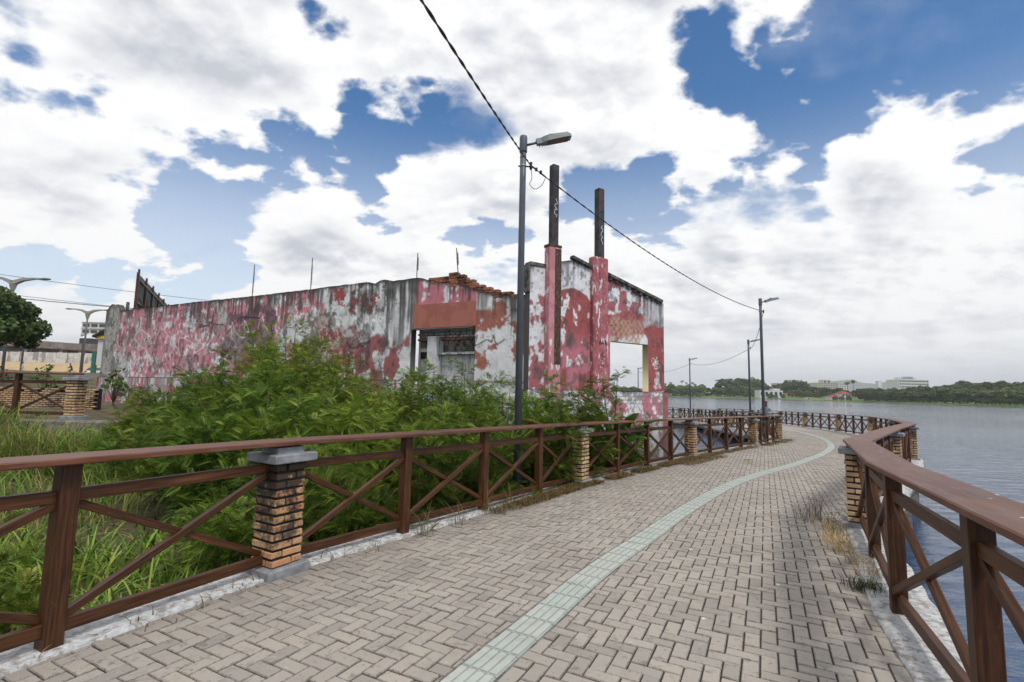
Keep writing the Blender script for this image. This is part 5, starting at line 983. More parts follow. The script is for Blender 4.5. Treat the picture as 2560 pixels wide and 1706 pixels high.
# ------------------------------------------------------------------ lamp posts and cables
M_POLE = plain('slate_grey_paint', srgb(82, 88, 98), 0.45, 0.0, 0.10, 3.0); M_LAMPBODY = plain('cast_grey_metal', srgb(124, 131, 130), 0.45, 0.2, 0.1); M_LENS = plain('dark_lens', srgb(70, 66, 62), 0.25, var=0.2, scale=30); M_BLACK = plain('black_rubber', srgb(26, 26, 28), 0.6, var=0.1); M_GALV = plain('galvanised_steel', srgb(136, 140, 142), 0.45, 0.5, 0.12)
M_STICKER = plain('pale_sticker', srgb(196, 200, 190), 0.6, var=0.1)
def lamp_post(x, y, z0, zt, label, az, fine=True, r=0.058):
    t = thing('lamp_post', label, 'lamp post', (x, y, z0), 'walkway lamp posts'); a = Vector((math.cos(az), math.sin(az), 0)); s = Vector((-a.y, a.x, 0)); P = lambda u, v, z: Vector((x, y, z)) + a * u + s * v
    MB().tube([(x, y, z0 - 0.3), (x, y, zt - 1.0), (x, y, zt - 0.02)], [r * 1.12, r, r * 0.97], 16).build('pole', M_POLE, t, True)
    MB().tube([(x, y, zt - 0.31), (x, y, zt - 0.30), (x, y, zt - 0.03), (x, y, zt)], [r * 1.22, r * 1.26, r * 1.26, r * 1.14], 16).build('sleeve', M_POLE, t, True)
    MB().tube([P(r * .9, 0, zt - 0.17), P(0.27, 0, zt - 0.105)], 0.024, 8).build('arm', M_POLE, t, True)
    tilt = Vector((a.x, a.y, 0.22)).normalized(); up = s.cross(tilt) * -1; up = up if up.z > 0 else -up; c0 = P(0.24, 0, zt - 0.10); Q = lambda u, v, w: c0 + tilt * u + s * v + up * w
    h = MB(); prof = [(0, .05, -.055, .045), (0.10, .055, -.06, .05), (0.15, .085, -.055, .055), (0.22, .105, -.05, .06), (0.60, .110, -.035, .045), (0.66, .08, -.03, .02)]; V = []; F = []
    for u, w, lo_, hi_ in prof: V += [Q(u, -w, lo_), Q(u, w, lo_), Q(u, w * .9, hi_), Q(u, -w * .9, hi_)]
    for i in range(len(prof) - 1):
        for k in range(4): j = (k + 1) % 4; F.append((4 * i + k, 4 * i + j, 4 * i + 4 + j, 4 * i + 4 + k))
    F += [(3, 2, 1, 0), tuple(4 * (len(prof) - 1) + k for k in range(4))]; h.add(V, F); hd = h.build('lamp_head', M_LAMPBODY, t)
    MB().add([Q(0.20, -.085, -.053), Q(0.20, .085, -.053), Q(0.60, .095, -.040), Q(0.60, -.095, -.040)], [(0, 1, 2, 3)]).build('lens', M_LENS, hd)
    if fine:
        for k in range(17): MB().beam(Q(0.24 + k * 0.022, -.10, .062 - k * .0008), Q(0.24 + k * 0.022, .10, .062 - k * .0008), 0.007, 0.022, up, 0).build('fin', M_LAMPBODY, hd)
        MB().tube([Q(0.30, 0, .06), Q(0.30, 0, .10)], 0.03, 10).build('sensor', M_BLACK, hd, True)
        for k in (0.05, 0.10): MB().tube([Q(k, .03, -.05), Q(k, .03, -.10)], 0.006, 6).build('screw', M_BLACK, hd)
    MB().tube([(x, y, zt - 0.60), (x, y, zt - 0.56)], r * 1.06, 14).build('clamp_band', M_GALV, t, True); MB().tube([(x, y, zt - 0.425), (x, y, zt - 0.415)], r * 1.05, 14).build('clamp_band', M_BLACK, t, True)
    b = MB().beam(P(-r - .03, 0, zt - 0.58), P(r + .10, 0, zt - 0.58), 0.02, 0.025, (0, 0, 1), 0.003).build('cable_bracket', M_BLACK, t)
    MB().tube([P(r + .09, 0, zt - 0.64), P(r + .09, 0, zt - 0.60), P(r + .09, 0, zt - 0.55), P(r + .09, 0, zt - 0.50)], [.018, .03, .022, .028], 8).build('insulator', M_BLACK, b, True)
    MB().box(tuple(P(-0.0, r + .004, z0 + (zt - z0) * .43)), (0.07, 0.004, 0.17), ch=0).build('sticker', M_STICKER, t) if fine else None
    return P(r + .09, 0, zt - 0.56)
A1 = lamp_post(0.135, 8.62, -0.75, 6.27, 'grey lamp post rising behind the near left railing, tallest in the picture', 0.05)
A2 = lamp_post(10.82, 20.95, dz(10.8, 21) - 1.4, 5.79, 'grey lamp post at the bend of the walkway, beside the leaning man', 0.20)
A3 = lamp_post(15.75, 32.2, dz(15.7, 32), 5.26, 'distant grey lamp post just left of the one at the bend', 0.25, False)
A4 = lamp_post(18.2, 49.6, dz(18.2, 49.6), 5.22, 'far grey lamp post standing alone right of the ruin', 0.3, False)
A5 = lamp_post(17.2, 66.0, -1.2, 5.0, 'tiny far lamp post seen through the window opening of the ruin', 0.4, False)
M_CABLE = plain('black_cable', srgb(34, 34, 38), 0.6, var=0.1)
def cable(pts, sag, r, label, twist=False, n=28, mat=None):
    a, b = Vector(pts[0]), Vector(pts[1]); P = [a.lerp(b, k / n) - Vector((0, 0, sag * 4 * (k / n) * (1 - k / n))) for k in range(n + 1)]; mb = MB()
    if twist:
        m = int((b - a).length / 0.05); Q = [a.lerp(b, k / m) - Vector((0, 0, sag * 4 * (k / m) * (1 - k / m))) for k in range(m + 1)]
        for ph in (0, PI): mb.tube([q + Vector((math.cos(k * .55 + ph), 0, math.sin(k * .55 + ph))) * r * .75 for k, q in enumerate(Q)], r * .8, 5)
    else: mb.tube(P, r, 5)
    return tag(mb.build('overhead_cable', mat or M_CABLE), label, 'cable', 'overhead cables', 'thing')
cable(((-1.75, -2.0, 3.35), A1), 0.10, 0.010, 'twisted black cable from the top of the picture down to the near lamp post', True)
cable((A1, A2), 0.42, 0.011, 'twisted black cable from the near lamp post to the one at the bend', True)
cable((A2, A3), 0.35, 0.012, 'thin cable between the lamp post at the bend and the one behind it'); cable((A3, A4), 0.5, 0.014, 'thin cable sagging left to the far lamp post right of the ruin'); cable((A4, A5), 0.5, 0.014, 'thin cable running from the far lamp post behind the ruin')
lp = [A1 + Vector((0, 0, -.02)), A1 + Vector((.02, 0, -.25)), A1 + Vector((-.02, 0, -.36)), A1 + Vector((.08, 0, -.45)), A1 + Vector((.20, .05, -.36)), A1 + Vector((.28, .1, -.19))]
q = catmull([np.array(p) for p in lp], 0.03)[0]; o = MB().tube([tuple(p) for p in q], 0.006, 6).build('cable_loop', M_CABLE); tag(o, 'slack loop of black cable hanging below the near lamp head', 'cable', None, 'thing')
for k, u in enumerate((0.16, 0.30)): d = (A2 - A1).normalized(); p = A1 + d * u + Vector((0, 0, -.012)); o = MB().box(tuple(p), (0.05, 0.03, 0.07), ch=0.008).build('cable_connector', M_BLACK); tag(o, ['black cable connector nearer to the lamp post', 'black cable connector further along the cable from the lamp post'][k], 'connector', 'cable connectors', 'thing')

# ------------------------------------------------------------------ the old terrace at the left: railing, pillar, low brick wall
ZT = 0.62
LT = np.array([(-19.0, 12.9), (-15.0, 12.55), (-10.93, 12.32)]); LTC = np.array([LT[0] + (LT[2] - LT[0]) * k / 40 for k in range(41)]); tz = lambda x, y: ZT
railing(LTC, 16, 40, 'broken brown cross-braced railing on the old terrace at the left edge', None, tz, 2); pillar(-10.93, 12.32, math.radians(-3), 'old brick pillar with dark cap at the end of the terrace railing', None, True, False, ZT)
M_LEDGE = stone('mossy_ledge', srgb(104, 100, 90), srgb(142, 136, 124), 3.0, 0.95, srgb(78, 74, 60))
led = MB().beam((-20.5, 12.75, 0.30), (-9.9, 12.25, 0.28), 0.55, 0.62, (0, 0, 1), 0.03).build('terrace_ledge', M_LEDGE); tag(led, 'crumbling concrete ledge under the old terrace railing at the left', 'ledge', None, 'thing')
lw = thing('low_brick_wall', 'low sandy brick wall behind the old terrace railing, left of the ruin', 'wall', (-16, 18, 0.3))
MB().beam((-22.0, 18.2, 0.80), (-15.0, 17.9, 0.80), 0.16, 1.0, (0, 0, 1), 0.01).build('mortar_core', M_MORTAR, lw); k = 0
for c in range(13):
    zz = 0.36 + c * 0.075
    for i in range(24):
        s = i * 0.222 + (c % 2) * 0.11; x = -20.2 + s
        if x > -15.05 or (c > 10 and random.random() < 0.25) or k >= 300: continue
        o = link('brick', random.choice(BM), None, lw); o.location = (x + 16, 18.03 - 18 - 0.045 * 0 - (x + 20.2) * 0.043 + 0.09 - 0.09 - 0.03, zz - 0.3); o.rotation_euler[2] = -0.043; k += 1
M_RUBBLE = plain('rubble', srgb(120, 112, 102), 0.95, var=0.3)
for k in range(9):
    x = -15.5 + k * 0.35 + random.uniform(-.1, .1); o = MB().box((x, 12.9 + random.uniform(0, .8), ZT + 0.04), (random.uniform(.15, .5), random.uniform(.1, .3), .06), Matrix.Rotation(random.uniform(-.6, .6), 3, 'Z') @ Matrix.Rotation(random.uniform(-.2, .2), 3, 'Y'), 0.01).build('rubble_slab', M_RUBBLE); tag(o, 'loose grey rubble slab behind the old terrace railing, %s from the left' % ORD[k], 'rubble', 'rubble on the old terrace', 'thing')

# ------------------------------------------------------------------ hoarding seen edge-on behind the ruin
M_CORR = painted('rusty_corrugated_sheet', srgb(104, 112, 112), srgb(84, 92, 94), srgb(110, 74, 62), 1.2, 0.5, 0.5)
hd = thing('corrugated_hoarding', 'tall rusty corrugated metal hoarding rising behind the left end of the ruin', 'hoarding', (-19.9, 25.2, 0)); ha, hb = np.array([-19.95, 25.3]), np.array([-25.9, 36.0]); dh = (hb - ha) / np.linalg.norm(hb - ha); nh = np.array([dh[1], -dh[0]]); Lh = np.linalg.norm(hb - ha)
for k in range(4):
    mb = MB(); n = 40; s0 = Lh * k / 4; V = []
    for i in range(n + 1): p = ha + dh * (s0 + Lh / 4 * i / n * 0.985) + nh * 0.035 * math.sin(i * 1.57); V += [(p[0], p[1], 3.4), (p[0], p[1], 7.38 + 0.03 * (k % 2))]
    mb.add(V, [(2 * i, 2 * i + 2, 2 * i + 3, 2 * i + 1) for i in range(n)]); mb.build('corrugated_sheet', M_CORR, hd)
for k in range(6): p = ha + dh * Lh * k / 5 + nh * 0.09; MB().beam((p[0], p[1], 0.0), (p[0], p[1], 7.55 - 0.02 * k), 0.09, 0.10, (dh[0], dh[1], 0), 0.01).build('timber_post', M_WOOD, hd)
for z in (4.2, 5.8, 7.0): p, q = ha + nh * 0.1, hb + nh * 0.1; MB().beam((p[0], p[1], z), (q[0], q[1], z), 0.08, 0.1, (0, 0, 1), 0.005).build('crossbar', M_WOOD, hd)
for k in range(5): p = ha + dh * Lh * (k + .1) / 5 + nh * 0.9; q = ha + dh * Lh * k / 5 + nh * 0.2; MB().beam((p[0], p[1], 4.6), (q[0], q[1], 6.0), 0.07, 0.07, (0, 0, 1), 0.005).build('stay', M_WOOD, hd)

# ------------------------------------------------------------------ the street at the far left
M_ARM = plain('grey_street_lamp_paint', srgb(150, 147, 136), 0.5, var=0.08)
def street_lamp(x, y, z0, zt, span, az, label):
    t = thing('double_street_lamp', label, 'street lamp', (x, y, z0), 'double-armed street lamps'); a = Vector((math.cos(az), math.sin(az), 0))
    MB().tube([(x, y, z0), (x, y, zt - 0.9), (x, y, zt - 0.2)], [0.13, 0.10, 0.09], 10).build('pole', M_GALV, t, True); MB().tube([(x, y, zt - 1.0), (x, y, zt - 0.1), (x, y, zt)], [0.11, 0.34, 0.30], 8).build('hub', M_ARM, t)
    for s in (-1, 1):
        P = [Vector((x, y, zt - 0.25)) + a * s * span * u + Vector((0, 0, h)) for u, h in ((0.03, 0.0), (0.3, 0.42), (0.62, 0.62), (0.85, 0.66))]; V = []; F = []; sd = Vector((-a.y, a.x, 0))
        for k, p in enumerate(P): w = (0.20, 0.2, 0.16, 0.12)[k]; hh = (0.42, 0.28, 0.16, 0.12)[k]; V += [p - sd * w, p + sd * w, p + sd * w + Vector((0, 0, hh)), p - sd * w + Vector((0, 0, hh))]
        for k in range(3):
            for i in range(4): j = (i + 1) % 4; F.append((4 * k + i, 4 * k + j, 4 * k + 4 + j, 4 * k + 4 + i))
        mb = MB(); mb.add(V, F); mb.build('arm', M_ARM, t); c = P[-1] + a * s * span * .1 + Vector((0, 0, .06)); h = MB(); h.ell(tuple(c), (0.55, 0.28, 0.12), 10, 6); h.build('lamp_head', M_LAMPBODY, t, True)
street_lamp(-50.1, 48.0, 2.0, 11.3, 3.0, 0.12, 'double-armed street lamp rising out of the tree at far left'); street_lamp(-61.7, 70.0, 2.2, 11.5, 2.7, 0.1, 'double-armed street lamp left of the ruin, before the office block')
M_STREET = stone('street_asphalt', srgb(120, 116, 112), srgb(146, 142, 136), 0.4, 0.95); M_SANDG = stone('sandy_verge', srgb(182, 152, 116), srgb(200, 172, 134), 0.6, 0.95, srgb(110, 116, 62))
def sheet(name, pts, zoff, mat):
    mb = MB(); n = len(pts) // 2; V = [(x, y, z + zoff) for x, y, z in pts]; mb.add(V, [(0, 1, 2, 3)]); o = mb.build(name, mat); o['kind'] = 'structure'
MB_ = MB(); V = []; 
for i in range(13):
    for j in range(3): x = -125 + i * 8.0; y = 70 + j * 4.5; V.append((x, y, float(ground_z(np.array([x]), np.array([y]))[0]) + 0.10))
MB_.add(V, [(i * 3 + j, i * 3 + 3 + j, i * 3 + 4 + j, i * 3 + 1 + j) for i in range(12) for j in range(2)]); o = MB_.build('street', M_STREET); o['kind'] = 'structure'
MB_ = MB(); V = []
for i in range(13):
    for j in range(3): x = -125 + i * 8.0; y = 79.3 + j * 5.5; V.append((x, y, float(ground_z(np.array([x]), np.array([y]))[0]) + 0.12 + j * 0.55))
MB_.add(V, [(i * 3 + j, i * 3 + 3 + j, i * 3 + 4 + j, i * 3 + 1 + j) for i in range(12) for j in range(2)]); o = MB_.build('sandy_verge', M_SANDG); o['kind'] = 'structure'
M_WWALL = painted('stained_whitewash', srgb(206, 202, 200), srgb(190, 186, 184), srgb(150, 146, 142), 0.5, 0.5, 0.75)
ww = thing('white_street_wall', 'long stained white wall across the street at far left, with graffiti', 'wall', (-86, 90, 3.0)); MB().beam((-110, 90.4, 4.9), (-75.6, 90.0, 4.9), 0.3, 3.7, (0, 0, 1), 0.02).build('wall_body', M_WWALL, ww)
for k in range(9): MB().box((-106 + k * 3.7, 90.15, 4.95), (0.35, 0.35, 3.75), ch=0.02).build('buttress', M_WWALL, ww)
def facing(x, y, z, az=0.0): c, s = math.cos(az), math.sin(az); return Matrix(((c, 0, s, x), (s, 0, -c, y), (0, 1, 0, z), (0, 0, 0, 1)))
text_mesh('graffiti_shadow', 'TEXA', 1.35, facing(-84.02, 89.78, 4.20), plain('graffiti_black', srgb(36, 34, 36), 0.7, var=0.05), ww, 0.01, 0.09); text_mesh('graffiti_letters', 'TEXA', 1.35, facing(-84.08, 89.74, 4.25), plain('graffiti_teal', srgb(120, 176, 160), 0.7, var=0.3, scale=0.8), ww, 0.01, 0.03)
# house with a low tiled roof behind that wall
M_TILEROOF = painted('old_tile_roof', srgb(112, 92, 82), srgb(92, 76, 70), srgb(128, 110, 98), 0.8, 0.5, 0.4); M_HOUSE = painted('grey_brown_render', srgb(134, 122, 114), srgb(118, 108, 102), srgb(150, 140, 132), 0.5, 0.5, 0.4); M_GLASS = plain('dark_window_glass', srgb(52, 58, 64), 0.15, var=0.2); M_FRAME = plain('white_window_frame', srgb(200, 200, 198), 0.6, var=0.05)
hs = thing('long_street_house', 'long low house with brown tiled roof behind the white street wall', 'house', (-91, 100, 3.0))
MB().beam((-112, 101, 6.2), (-82.5, 100.6, 5.9), 6.0, 6.4, (0, 0, 1), 0).build('wall', M_HOUSE, hs)
MB().add([(-113, 96.6, 8.9), (-81.6, 96.6, 7.6), (-81.6, 101, 8.9), (-113, 101, 10.6), (-113, 105.5, 8.9), (-81.6, 105.5, 7.6), (-113, 96.6, 8.7), (-81.6, 96.6, 7.4)], [(0, 1, 2, 3), (3, 2, 5, 4), (6, 7, 1, 0)]).build('roof', M_TILEROOF, hs)
for x, z in ((-97.2, 7.55), (-90.0, 7.35), (-86.2, 7.2), (-103, 7.7)):
    f = MB().box((x, 97.55, z), (1.5, 0.2, 1.5), ch=0.02).build('window', M_FRAME, hs); MB().box((x + .3, 97.42, z), (0.7, 0.06, 1.2), ch=0).build('pane', M_GLASS, f)
# office block far behind
M_OFFICE = plain('cream_office_render', srgb(204, 198, 188), 0.85, var=0.06); ob = thing('office_block', 'cream office block with rows of windows far behind the street', 'building', (-205, 250, 3)); MB().box((-203, 262, 17.5), (38, 26, 29.5), ch=0.05).build('wall', M_OFFICE, ob)
for fl in range(9):
    zz = 5.2 + fl * 3.15; b = MB().box((-203, 248.9, zz + 1.55), (38.3, 0.5, 0.35), ch=0.02).build('floor_band', M_FRAME, ob)
    for k in range(9): w = MB().box((-219.5 + k * 4.15, 248.95, zz), (3.1, 0.4, 1.4), ch=0).build('window', M_GLASS, ob)
# white tent roof, awning, yellow sign, green gatepost, fence and utility poles
tn = thing('white_tent_roof', 'small white peaked tent roof below the office block', 'tent', (-95.9, 110, 3)); MB().add([(-97.3, 108.6, 11.2), (-94.5, 108.6, 11.2), (-94.5, 111.4, 11.2), (-97.3, 111.4, 11.2), (-95.9, 110, 12.5)], [(0, 1, 4), (1, 2, 4), (2, 3, 4), (3, 0, 4)]).build('canopy', M_FRAME, tn); MB().box((-95.9, 110, 10.5), (2.5, 2.5, 1.3), ch=0.02).build('glazed_booth', M_GLASS, tn); MB().box((-95.9, 110, 6.5), (2.6, 2.6, 6.8), ch=0.02).build('shaft', M_OFFICE, tn)
gp = thing('green_gatepost_canopy', 'dark sloping canopy on a green post with a yellow sign beside the ruin', 'canopy', (-56, 66, 2)); M_GREEN = plain('green_paint', srgb(40, 104, 88), 0.6, var=0.15); MB().box((-56.6, 66, 3.6), (0.5, 0.4, 4.0), ch=0.02).build('post', M_GREEN, gp); MB().beam((-56.6, 66, 7.6), (-54.3, 66, 8.9), 1.6, 0.28, (0, 0, 1), 0.02).build('canopy_board', M_BLACK, gp); MB().box((-55.6, 65.6, 7.55), (1.6, 0.12, 0.42), ch=0.01).build('sign', plain('yellow_sign', srgb(214, 170, 40), 0.5, var=0.05), gp); MB().box((-55.6, 66, 5.6), (1.3, 0.3, 3.6), ch=0.02).build('side_panel', M_FRAME, gp)
for k in range(7):
    x = -71 + k * 2.3; o = MB().tube([(x, 80.5, 2.0), (x, 80.5, 4.3)], 0.07, 6).build('fence_post', M_GALV); tag(o, 'thin grey fence post at the far street, %s from the left' % ORD[k], 'post', 'grey fence posts along the far street', 'thing')
for (x, y, h, lab) in ((-69.4, 78.5, 6.2, 'dark utility pole before the white wall, left of the gatepost'), (-79.5, 79, 6.0, 'dark utility pole before the white wall, beside the walking man')):
    o = MB().tube([(x, y, 2.0), (x, y, 2 + h)], [0.16, 0.12], 8).build('utility_pole', M_STEEL); tag(o, lab, 'pole', None, 'thing')
for p, q, lab in (((-75, 40, 14.9), (-38, 62, 12.2), 'upper wire crossing the sky at far left'), ((-75, 40, 12.6), (-26, 33, 6.6), 'middle wire crossing the sky at far left towards the hoarding'), ((-75, 41, 12.9), (-40, 62, 10.4), 'faint lower wire crossing the sky at far left')): cable((p, q), 0.6, 0.025, lab)
tree('street_tree', 'dense dark green tree at the left edge of the picture', -34.6, 32, 1.6, 6.1, 5.6, 31, per=520, leaf=0.20, pal=((30, 52, 26), (84, 110, 52)), nb=34, clear=0.28, flat=0.7)
for k, (x, y, z, w, lab) in enumerate(((-31, 29, 1.1, 2.0, 'dark reddish bush under the street tree'), (-19.5, 20.5, 0.55, 1.1, 'small leafy sapling behind the low brick wall'), (-16.2, 20, 0.5, 1.1, 'small leafy sapling beside the left end of the ruin'))): tree('street_bush', lab, x, y, z, 1.5 + (k > 0) * .3, w, 60 + k, per=260, leaf=0.11, pal=((66, 60, 30), (110, 96, 56)) if k == 0 else ((70, 96, 40), (124, 150, 70)), nb=9, clear=0.12)
# ------------------------------------------------------------------ far shore across the lagoon
def bearing(px, d): return (px - 1280) / 1215 * d
SH = [(200, 640), (1100, 620), (1520, 560), (1700, 520), (1960, 470), (2060, 400), (2200, 345), (2300, 315), (2430, 290), (2560, 268), (2800, 225), (3100, 190), (3600, 150)]
def far_land():
    px = np.array([p for p, _ in SH]); dd = np.array([d for _, d in SH]); V = []; n = len(px); rows = ((0, WZ - 0.3), (4, WZ + 0.35), (20, WZ + 1.2), (60, 1.8), (140, 4.0), (400, 7.0), (2600, 10))
    for k, z in rows:
        for p, d in zip(px, dd): hill = 1 + 0.9 * sstep(p, 2150, 2420) * (1 if k > 30 else 0); V.append((bearing(p, d + k), d + k, z * hill if z > 0 else z))
    F = [(r_ * n + i, r_ * n + i + 1, (r_ + 1) * n + i + 1, (r_ + 1) * n + i) for r_ in range(len(rows) - 1) for i in range(n - 1)]
    m = MT('far_shore_grass'); w = m.world(); c = m.mix(m.mr(m.noise(w, 0.05, 5), 0.4, 0.6), srgb(86, 108, 52), srgb(120, 132, 72)); m.set(c, 0.95); o = np_mesh('far_shore', V, F, m.m, smooth=True); o['kind'] = 'structure'
far_land()
def shore(px, back): d = float(np.interp(px, [p for p, _ in SH], [q for _, q in SH])) + back; return bearing(px, d), d
def shore_z(px, back): k = float(np.interp(back, [0, 4, 20, 60, 140, 400, 2600], [WZ - .3, WZ + .35, WZ + 1.2, 1.8, 4, 7, 12])); return k * (1 + 0.9 * float(sstep(np.array(px), 2150, 2420)) * (back > 30)) if k > 0 else k
# three crown meshes shared by all far trees
def far_crown(seed, pal):
    r = np.random.default_rng(seed); rn = random.Random(seed); bl = [];
    for k in range(26): a = 2.4 * k; q = math.sqrt((k + .5) / 26); bl.append((math.cos(a) * q * .40, math.sin(a) * q * .40, 0.50 + 0.36 * (1 - q * q) * rn.uniform(.75, 1.15) + rn.uniform(-.10, .06), rn.uniform(.09, .17), rn.uniform(.09, .17), rn.uniform(.07, .13)))
    for k in range(9): a = 0.7 * k; bl.append((math.cos(a) * .30, math.sin(a) * .30, rn.uniform(.16, .36), .15, .15, .13))
    V, F, c = crown_arrays(bl, 4200, 0.052, r, [np.array(srgb(*p)) for p in pal]); o = np_mesh('crown', V, F, M_FARLEAF, None, col=c); me = o.data; bpy.data.objects.remove(o); return me
PALS = [((42, 58, 30), (96, 114, 58)), ((54, 74, 34), (122, 142, 70)), ((48, 60, 34), (104, 112, 62)), ((62, 86, 40), (136, 156, 80))]
FC = [far_crown(200 + k, PALS[k % 4]) for k in range(6)]
tk = MB(); tk.tube([(0, 0, -.05), (0.01, 0, .25), (0, 0, .6)], [.030, .022, .01], 6); TKM = tk.mesh('trunk'); TKM.materials.append(M_BARK)
NAMED = {}
def far_tree(px, back, H, W, k, label, group='trees on the far shore'):
    x, y = shore(px, back); z = shore_z(px, back); t = thing('shore_tree', label, 'tree', (x, y, z), group); a = random.uniform(0, 6.28)
    for me, nm in ((FC[k], 'crown'), (TKM, 'trunk')): o = link(nm, me, None, t); o.scale = (W, W, H); o.rotation_euler[2] = a
rt = random.Random(12)
WHERE = [(1560, 'left of the white villa, towards the palms'), (1700, 'in the green bank left of the tallest shore trees'), (1790, 'in the clump of tallest trees left of the lamp post'), (1870, 'behind the lamp posts'), (1960, 'around the white villa'), (2080, 'below the pale apartment blocks'), (2180, 'right of the red-roofed villa'), (2290, 'below the white office building'), (2390, 'on the rising shore right of the office building'), (2500, 'on the wooded hill at the right'), (2640, 'at the right edge of the picture'), (3000, 'beyond the right edge of the picture')]
def where(px): return min(WHERE, key=lambda w: abs(w[0] - px))[1]
def row(p0, p1, n, back, h0, h1, wk, kinds, size):
    for i in range(n):
        px = p0 + (p1 - p0) * (i + rt.uniform(.2, .8)) / n; H = rt.uniform(h0, h1) * 1.15; d = shore(px, back)[1]; w = where(px); k = NAMED.get((size, w), 0); NAMED[(size, w)] = k + 1; far_tree(px, back + rt.uniform(-6, 6) * (back > 12), H, H * rt.uniform(*wk), rt.choice(kinds), '%s %s tree %s' % (ORD[k], size, w))
row(1505, 1660, 9, 30, 7, 9, (.9, 1.3), (1, 3, 4), 'green'); row(1655, 1760, 7, 16, 9, 12, (1.1, 1.5), (1, 3), 'bright green'); row(1640, 1800, 6, 60, 9, 11, (1.0, 1.4), (0, 2, 4), 'dark')
row(1800, 1900, 6, 60, 15, 19, (1.1, 1.5), (0, 1, 4), 'tall'); row(1760, 1900, 7, 26, 8, 11, (1.1, 1.5), (1, 5, 3), 'mid green'); row(1895, 1990, 5, 75, 9, 12, (1.0, 1.4), (0, 2), 'dark'); row(1965, 2010, 3, 70, 14, 16, (1.0, 1.2), (0, 2), 'tall dark'); row(2010, 2060, 3, 60, 7, 10, (1.0, 1.3), (0, 2), 'dark'); row(1890, 2080, 8, 34, 5, 7.5, (.9, 1.3), (1, 3, 5), 'small'); row(1900, 1962, 4, 9, 3.6, 5.2, (.9, 1.2), (1, 3), 'waterfront'); row(2075, 2130, 3, 7, 3.0, 4.2, (.9, 1.2), (1, 3), 'garden'); row(2050, 2160, 6, 55, 6, 8.5, (1.0, 1.3), (0, 4), 'dark')
row(2150, 2330, 11, 14, 6, 8.5, (1.2, 1.7), (0, 1, 4), 'waterside'); row(2150, 2350, 10, 45, 7, 9, (1.2, 1.7), (0, 2), 'dark'); row(2330, 2570, 12, 12, 6, 9, (1.2, 1.8), (1, 2, 4), 'waterside'); row(2340, 2580, 12, 38, 7, 9, (1.3, 1.8), (0, 1, 2), 'dense'); row(2350, 2640, 11, 70, 8, 10, (1.3, 1.8), (0, 2, 5), 'hillside'); row(2380, 2660, 8, 105, 9, 11, (1.4, 1.8), (0, 2), 'topmost'); row(2580, 2760, 6, 25, 8, 10, (1.2, 1.6), (0, 1), 'edge'); row(2700, 3300, 12, 22, 8, 11, (1.3, 1.8), (0, 1, 2), 'outlying')
# coconut palms
def palm(px, back, H, label, fr=13, scale=1.0):
    x, y = shore(px, back); z = shore_z(px, back); t = thing('coconut_palm', label, 'palm', (x, y, z), 'coconut palms on the far shore'); lx = rt.uniform(-.6, .6); MB().tube([(x, y, z), (x + lx * .4, y, z + H * .5), (x + lx, y, z + H)], [.22, .16, .12], 6).build('trunk', M_BARK, t)
    for k in range(fr):
        a = 2 * PI * k / fr + rt.uniform(-.2, .2); L = rt.uniform(2.6, 3.6) * scale; e = rt.uniform(-.1, 1.0); V = []; F = []; p = np.array([x + lx, y, z + H]); sd = np.array([-math.sin(a), math.cos(a), 0])
        for i in range(7):
            w = (0.16, .5, .62, .6, .5, .34, .05)[i] * scale; V += [p - sd * w + np.array([0, 0, -.35 * w]), p, p + sd * w + np.array([0, 0, -.35 * w])]; p = p + np.array([math.cos(a) * math.cos(e), math.sin(a) * math.cos(e), math.sin(e)]) * L / 6; e -= 0.30
        for i in range(6): F += [(3 * i, 3 * i + 1, 3 * i + 4, 3 * i + 3), (3 * i + 1, 3 * i + 2, 3 * i + 5, 3 * i + 4)]
        c = np.tile(np.array(srgb(*rt.choice([(74, 92, 46), (96, 112, 58), (58, 76, 40), (120, 124, 72)]))), (len(V), 1)); np_mesh('frond', np.array(V) - np.array(ORG[t.name]), F, M_FARLEAF, t, col=c)
for px, bk, H, lab in ((1663, 50, 12, 'right at the edge of the ruin'), (1676, 55, 13, 'second palm right of the ruin'), (1684, 40, 9, 'low palm beside the ruin with wide fronds'), (1706, 60, 15, 'tallest palm left of the far lamp post'), (1717, 60, 13, 'palm touching the far lamp post on its left'), (1731, 60, 13, 'palm just right of the far lamp post'), (1738, 52, 11.5, 'lower palm right of the far lamp post'), (1695, 30, 5, 'spreading young palm at the waterline'), (1792, 70, 16, 'lone palm over the low trees in mid shore'), (1756, 60, 11, 'small palm in the green bank'), (1990, 30, 7, 'palm beside the white villa')): palm(px, bk, H, 'coconut palm ' + lab)
for px, H, lab in ((2119, 13.0, 'left of the two tall palms before the mountains'), (2134, 14.5, 'right of the two tall palms before the mountains')): palm(px, 60, H, 'royal palm, ' + lab, 11, 1.25)
